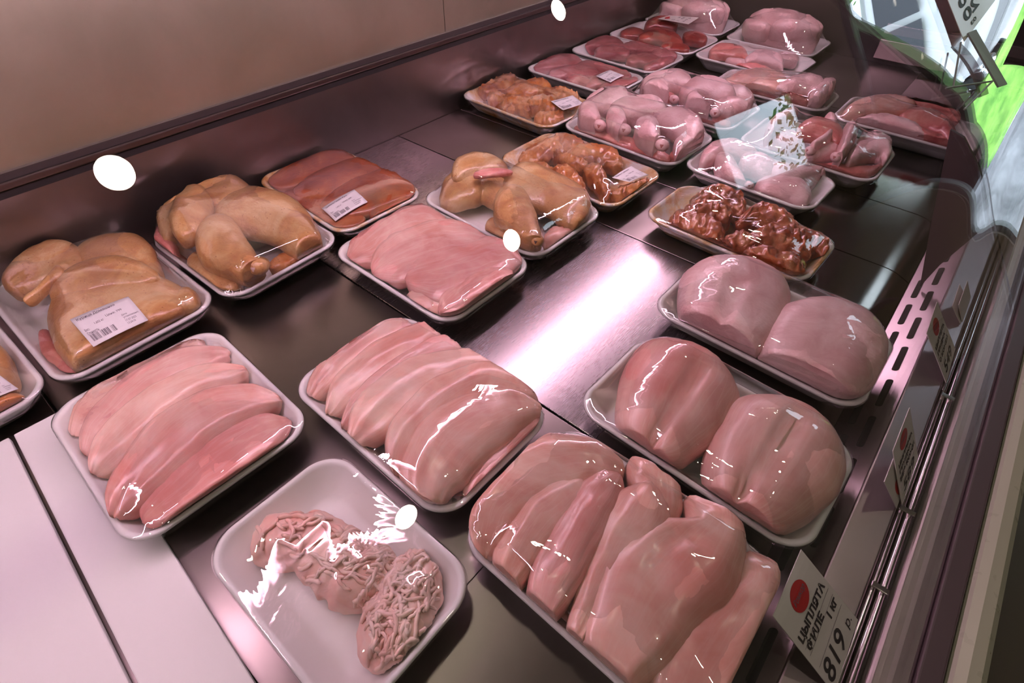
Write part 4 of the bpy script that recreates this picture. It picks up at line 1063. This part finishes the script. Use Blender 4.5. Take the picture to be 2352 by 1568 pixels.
# T19 yellow legs with label
k = Package('t19', 'tray of yellow chicken pieces with a big label, at the left edge', group=G)
k.piece('chicken_thigh', [(175, 600, 20), (230, 600, 46), (310, 600, 52), (360, 640, 26)], 'yellow_skin', 0.040, 0.024)
k.piece('chicken_drumstick', [(10, 665, 18), (60, 630, 36), (130, 600, 42), (195, 592, 24)], 'yellow_skin', 0.048, 0.020)
k.piece('leg_bone', [(50, 690, 6), (95, 655, 6), (140, 615, 12)], 'yellow_skin', 0.064, 0.007, low=0.012)
k.piece('chicken_drumstick', [(115, 690, 18), (190, 650, 34), (280, 632, 34), (365, 642, 16)], 'yellow_skin', 0.050, 0.020)
k.piece('chicken_thigh', [(120, 790, 60), (180, 770, 108), (270, 735, 98), (360, 700, 66), (430, 685, 30)], 'yellow_skin', 0.036, 0.026, p=0.8)
k.piece('thigh_flesh', [(100, 760, 14), (120, 820, 24), (175, 860, 14)], 'raw_flesh', 0.022, 0.012)
k.piece('wing_tip', [(400, 705, 16), (430, 692, 24), (455, 690, 14)], 'yellow_skin', 0.034, 0.016)
k.film(); label(k, [(163, 737), (296, 683), (342, 737), (216, 798)], 'Курица Домашняя', '799', 7)
# T20 at the frame's edge
k = Package('t20', 'tray of yellow chicken cut off by the left edge of the view', group=G)
k.piece('chicken_thigh', [(-150, 880, 40), (-60, 830, 60), (10, 830, 50), (50, 870, 24)], 'yellow_skin', 0.034, 0.022)
k.piece('chicken_thigh', [(-70, 960, 30), (0, 940, 36), (60, 920, 26), (92, 905, 10)], 'amber_marinade', 0.030, 0.016)
k.film(); label(k, [(-60, 885), (0, 862), (46, 896), (-20, 925)], 'Курица Домашняя', '799', 8)
# T21 amber pieces against the wall
k = Package('t21', 'tray of amber chicken chunks against the back wall with a small label', foam='foam_stained', group=G)
rnd = random.Random(5)
for sp, z, h in (([(1090, 205, 10), (1125, 195, 20), (1160, 185, 22), (1190, 195, 10)], 0.030, 0.012), ([(1150, 215, 12), (1190, 205, 22), (1235, 200, 22), (1260, 212, 10)], 0.034, 0.016),
                 ([(1140, 235, 12), (1180, 232, 22), (1215, 245, 18)], 0.030, 0.013), ([(1200, 240, 12), (1235, 235, 22), (1270, 245, 18)], 0.034, 0.014), ([(1230, 215, 10), (1280, 215, 20), (1320, 225, 12)], 0.032, 0.013),
                 ([(1215, 270, 10), (1250, 268, 18), (1285, 262, 12)], 0.028, 0.011), ([(1110, 220, 10), (1140, 225, 14), (1170, 250, 10)], 0.028, 0.011)):
    k.piece('marinated_chunk', sp, 'amber_marinade', z, h, nz=0.0038, nf=110, folds=0.0016, ridge=0.003, rag=0.2, n=40, m=32)
k.film(); label(k, [(1265, 234), (1315, 220), (1340, 240), (1293, 255)], 'Шашлык Куриный', '459', 9)
# T22, T23 dark meat
def dark(q, lab, spines):
    k = Package(q, lab, group=G)
    for sp in spines: k.piece('meat_slice', sp, 'dark_meat', 0.027, 0.010, nz=0.0022, nf=80)
    k.film(); return k
k = dark('t22', 'tray of dark red meat with a small white label by the back wall',
         ([(1205, 150, 8), (1245, 138, 18), (1290, 132, 20), (1320, 142, 10)], [(1240, 165, 8), (1285, 160, 16), (1330, 160, 16), (1360, 170, 8)], [(1300, 148, 8), (1350, 148, 16), (1400, 160, 14), (1430, 172, 8)],
          [(1325, 195, 8), (1350, 180, 16), (1385, 172, 16)], [(1350, 205, 8), (1385, 192, 16), (1420, 188, 14), (1445, 178, 8)], [(1280, 180, 8), (1310, 178, 12), (1340, 190, 8)]))
label(k, [(1368, 176), (1401, 162), (1433, 175), (1402, 192)], 'Сердце Куриное', '389', 10)
dark('t23', 'tray of dark red meat without a label, second from the far wall',
     ([(1320, 100, 8), (1355, 92, 15), (1395, 95, 14), (1420, 108, 8)], [(1350, 115, 8), (1390, 112, 13), (1430, 120, 10)], [(1410, 105, 8), (1450, 102, 14), (1490, 112, 14), (1510, 125, 8)],
      [(1420, 135, 8), (1460, 130, 14), (1500, 140, 12)], [(1460, 155, 8), (1490, 145, 13), (1530, 132, 8)], [(1480, 120, 8), (1510, 120, 12), (1540, 125, 8)]))
# T24 liver with tag
k = Package('t24', 'tray of glossy dark red liver with a small price card on top', group=G)
for sp, z, h in (([(1420, 65, 6), (1450, 62, 12), (1480, 68, 8)], 0.028, 0.010), ([(1460, 75, 8), (1495, 68, 16), (1535, 75, 16), (1560, 90, 8)], 0.032, 0.014), ([(1475, 50, 8), (1510, 42, 14), (1550, 48, 12)], 0.036, 0.018),
                 ([(1510, 95, 8), (1540, 92, 12), (1575, 100, 8)], 0.028, 0.010), ([(1560, 70, 8), (1590, 72, 13), (1615, 80, 8)], 0.030, 0.011)):
    k.piece('liver_lobe', sp, 'liver_meat', z, h)
k.film()
cs = [k.on_film(*q) for q in ((1511, 47), (1537, 38), (1600, 66), (1577, 74))]
for q in cs: q[2] = max(c[2] for c in cs) + 0.0015
sf_ = quad_surf(cs[0], cs[1], cs[2], cs[3])
pc = card('price_card', sf_, 'card', None, 0.0005); tag(pc, 'small white price card lying on the liver tray', 'price tag')
disc('logo_disc', sf_, 0.5, 0.82, 0.32, 0.10, 'red_print', pc)
for i in range(3):
    surf_text('lettering', ('Печень', 'цыплят', '319 р')[i], (0.15, 0.52 - 0.17 * i, 0.85, 0.62 - 0.17 * i), sf_, 'grey_ink', pc)
# T25 small legs
k = Package('t25', 'shallow tray of small pale poultry legs in front of the whole birds', group=G)
for sp, mt, z, h in (([(1615, 95, 8), (1640, 90, 15), (1680, 95, 15), (1700, 110, 8)], 'raw_flesh', 0.030, 0.012), ([(1690, 115, 8), (1720, 105, 15), (1760, 112, 15), (1775, 130, 8)], 'pink_skin', 0.034, 0.014),
                     ([(1670, 125, 6), (1710, 128, 10), (1750, 138, 8)], 'raw_flesh', 0.028, 0.010), ([(1650, 112, 6), (1680, 118, 9), (1710, 120, 6)], 'pink_skin', 0.028, 0.010), ([(1740, 120, 8), (1775, 105, 12), (1810, 110, 8)], 'pink_skin', 0.028, 0.010)):
    k.piece('small_leg', sp, mt, z, h, nz=0.002)
k.film()
# T26, T27 whole birds
def bird(q, lab, px, s=1.0, **kw):
    k = Package(q, lab, name='wrapped_whole_chicken', cat='chicken', group='whole chickens at the far end', **kw)
    x, y = px
    k.piece('chicken_body', [(-0.095, 0.004, 0.022), (-0.055, 0.006, 0.046), (0.005, 0.006, 0.054), (0.055, 0.004, 0.046), (0.095, 0.0, 0.020)], 'pink_skin', 0.046, 0.050 * s, low=0.04, nz=0.003, n=40, m=32, local=True, groove=[([(0.02, 0.06), (0.035, 0.0), (0.03, -0.05)], 0.010, 0.007)])
    for sg in (-1, 1):
        k.piece('chicken_leg', [(-0.015, sg * 0.050, 0.010), (0.02, sg * 0.034, 0.024), (0.055, sg * 0.026, 0.020), (0.092, sg * 0.012, 0.009)], 'pink_skin', 0.066, 0.022, low=0.03, local=True)
        k.piece('chicken_wing', [(-0.088, sg * 0.030, 0.008), (-0.06, sg * 0.046, 0.017), (-0.03, sg * 0.050, 0.014), (-0.012, sg * 0.040, 0.007)], 'pink_skin', 0.060, 0.016, low=0.03, local=True)
    k.film(iters=120)
bird('t26', 'wrapped whole chicken nearest the glass at the far end', (1785, 58), 1.0)
bird('t27', 'wrapped whole chicken touching the top edge of the view', (1600, 22), 0.95)
# ------------------------------------------------------------------ price tags in the ticket groove
def price_tag(tl, tr, br, bl, ztop, zbot, lab, lines, price, unit=None, logo=True, mirror=False, name='price_tag'):
    c = [P(*tl, ztop), P(*tr, ztop), P(*br, zbot), P(*bl, zbot)]
    # make it a true rectangle: same width along the top and bottom edge
    mid_t, mid_b = (c[0] + c[1]) / 2, (c[2] + c[3]) / 2
    w = ((c[1] - c[0]) + (c[2] - c[3])) / 2; up = mid_t - mid_b
    up = up - w * np.dot(up, w) / np.dot(w, w) * 0.6
    c = [mid_b + up - w / 2, mid_b + up + w / 2, mid_b + w / 2, mid_b - w / 2]
    sf = quad_surf(*c)
    o = card(name, sf, 'card', None, 0.0007); tag(o, lab, 'price tag', 'price tags in the front rail')
    if logo:
        disc('logo_disc', sf, 0.50, 0.80, 0.20 / 1.0, 0.135, 'red_print', o)
        surf_text('lettering', 'Ромкор', (0.34, 0.765, 0.66, 0.845), sf, 'grey_ink', o, 0.01, 0.3)
    for s, bx in lines: surf_text('lettering', s, bx, sf, 'ink', o, 0.045, 0.0, mirror)
    if price: surf_text('lettering', price[0], price[1], sf, 'ink', o, 0.012, 0.15, mirror)
    if unit: surf_text('lettering', unit[0], unit[1], sf, 'ink', o, 0.01, 0.1, mirror)
    for t in ((0.50, 0.42, 0.27) if logo else ()):
        v = [sf(0.06, t, 0.0003), sf(0.94, t, 0.0003), sf(0.94, t + 0.004, 0.0003), sf(0.06, t + 0.004, 0.0003)]
        meshobj('ruled_line', v, [(0, 1, 2, 3)], 'grey_ink', o)
    return o
price_tag((1790, 1392), (1845, 1240), (1975, 1425), (1912, 1590), 0.046, 0.0125, 'white price tag with red disc reading 819, nearest the viewer',
          [('ЦЫПЛЯТА', (0.08, 0.53, 0.92, 0.64)), ('ФИЛЕ', (0.10, 0.42, 0.60, 0.52)), ('1 кг', (0.66, 0.33, 0.92, 0.42))], ('819', (0.06, 0.05, 0.66, 0.25)), ('р.', (0.78, 0.06, 0.92, 0.15)))
price_tag((2067, 996), (2104, 897), (2109, 1053), (2073, 1155), 0.050, 0.0125, 'white price tag with red disc reading 589, in the middle of the rail',
          [('ЦЫПЛЯТА', (0.10, 0.56, 0.90, 0.64)), ('ГРУДКА', (0.10, 0.45, 0.78, 0.53)), ('БЕЗ КОЖИ', (0.08, 0.34, 0.92, 0.42))], ('589', (0.15, 0.08, 0.80, 0.24)))
price_tag((2141, 732), (2160, 665), (2196, 800), (2172, 880), 0.050, 0.0125, 'white price tag with red disc reading 549, furthest along the rail',
          [('ЦЫПЛЯТА', (0.10, 0.56, 0.90, 0.64)), ('ГРУДКА', (0.10, 0.45, 0.78, 0.53)), ('С КОЖЕЙ', (0.08, 0.34, 0.86, 0.42))], ('549', (0.15, 0.08, 0.80, 0.24)))
o = price_tag((2026, 1118), (2062, 1031), (2092, 1075), (2060, 1168), 0.040, 0.0125, 'blank pink-white card tucked behind the 589 tag', [], None, None, False)
sf = quad_surf(*[o.data.vertices[i].co for i in (1, 3, 2, 0)]); disc('logo_disc', sf, 0.35, 0.30, 0.16, 0.22, 'red_print', o)
price_tag((2185, 710), (2203, 659), (2222, 690), (2207, 745), 0.034, 0.0125, 'small blank card in the rail, left one of a pair', [], None, None, False)
price_tag((2199, 706), (2220, 655), (2230, 680), (2211, 742), 0.036, 0.0125, 'small blank card in the rail, right one of a pair', [], None, None, False)

# ------------------------------------------------------------------ card clipped to the outside of the far glass, read from behind
def on_glass(px, py, lift=0.007):
    d = ray(px, py); o = np.array([0, 0, S]); best = None
    for a, b_ in zip(gp[:-1], gp[1:]):
        e = b_ - a; det = -d[0] * e[1] + d[2] * e[0]
        if abs(det) < 1e-12: continue
        t = (-(a[0] - o[0]) * e[1] + (a[1] - o[2]) * e[0]) / det
        q = o + t * d; sx = np.dot(q[[0, 2]] - a, e) / np.dot(e, e)
        if t > 0 and 0 <= sx <= 1 and (best is None or t < best[0]):
            nn = nrm((e[1], 0, -e[0])); nn = nn if nn[2] > 0 else -nn; best = (t, q + nn * lift)
    return best[1]
c = [on_glass(*q) for q in ((2240, -170), (2305, -30), (2202, 106), (2150, -30))]
sf = quad_surf(c[3], c[0], c[1], c[2])
o = card('hanging_price_card', sf, 'card', None, 0.0007); tag(o, 'white price card hanging on the far glass with its print seen mirrored', 'price tag')
for s_, bx in (('50', (0.10, 0.36, 0.38, 0.52)), ('20', (0.10, 0.16, 0.38, 0.32)), ('02', (0.58, 0.30, 0.74, 0.40)), ('03', (0.16, 0.06, 0.26, 0.11))):
    surf_text('lettering', s_, bx, sf, 'ink', o, 0.03, 0.0, True)
v = [on_glass(*q, l) for l in (0.011, 0.009) for q in ((2203, 92), (2222, 84), (2290, 205), (2270, 212))]
meshobj('clip_arm', v, [(0, 1, 2, 3), (7, 6, 5, 4), (0, 4, 5, 1), (1, 5, 6, 2), (2, 6, 7, 3), (3, 7, 4, 0)], 'frame_grey', o)
for a_, b_ in (((2192, 110), (2172, 212)), ((2155, 215), (2262, 196)), ((2262, 196), (2196, 262))):
    tube('clip_wire', [on_glass(*a_, 0.008), on_glass((a_[0] + b_[0]) / 2, (a_[1] + b_[1]) / 2, 0.008), on_glass(*b_, 0.008)], 0.0011, 'frame_grey', o, 6)
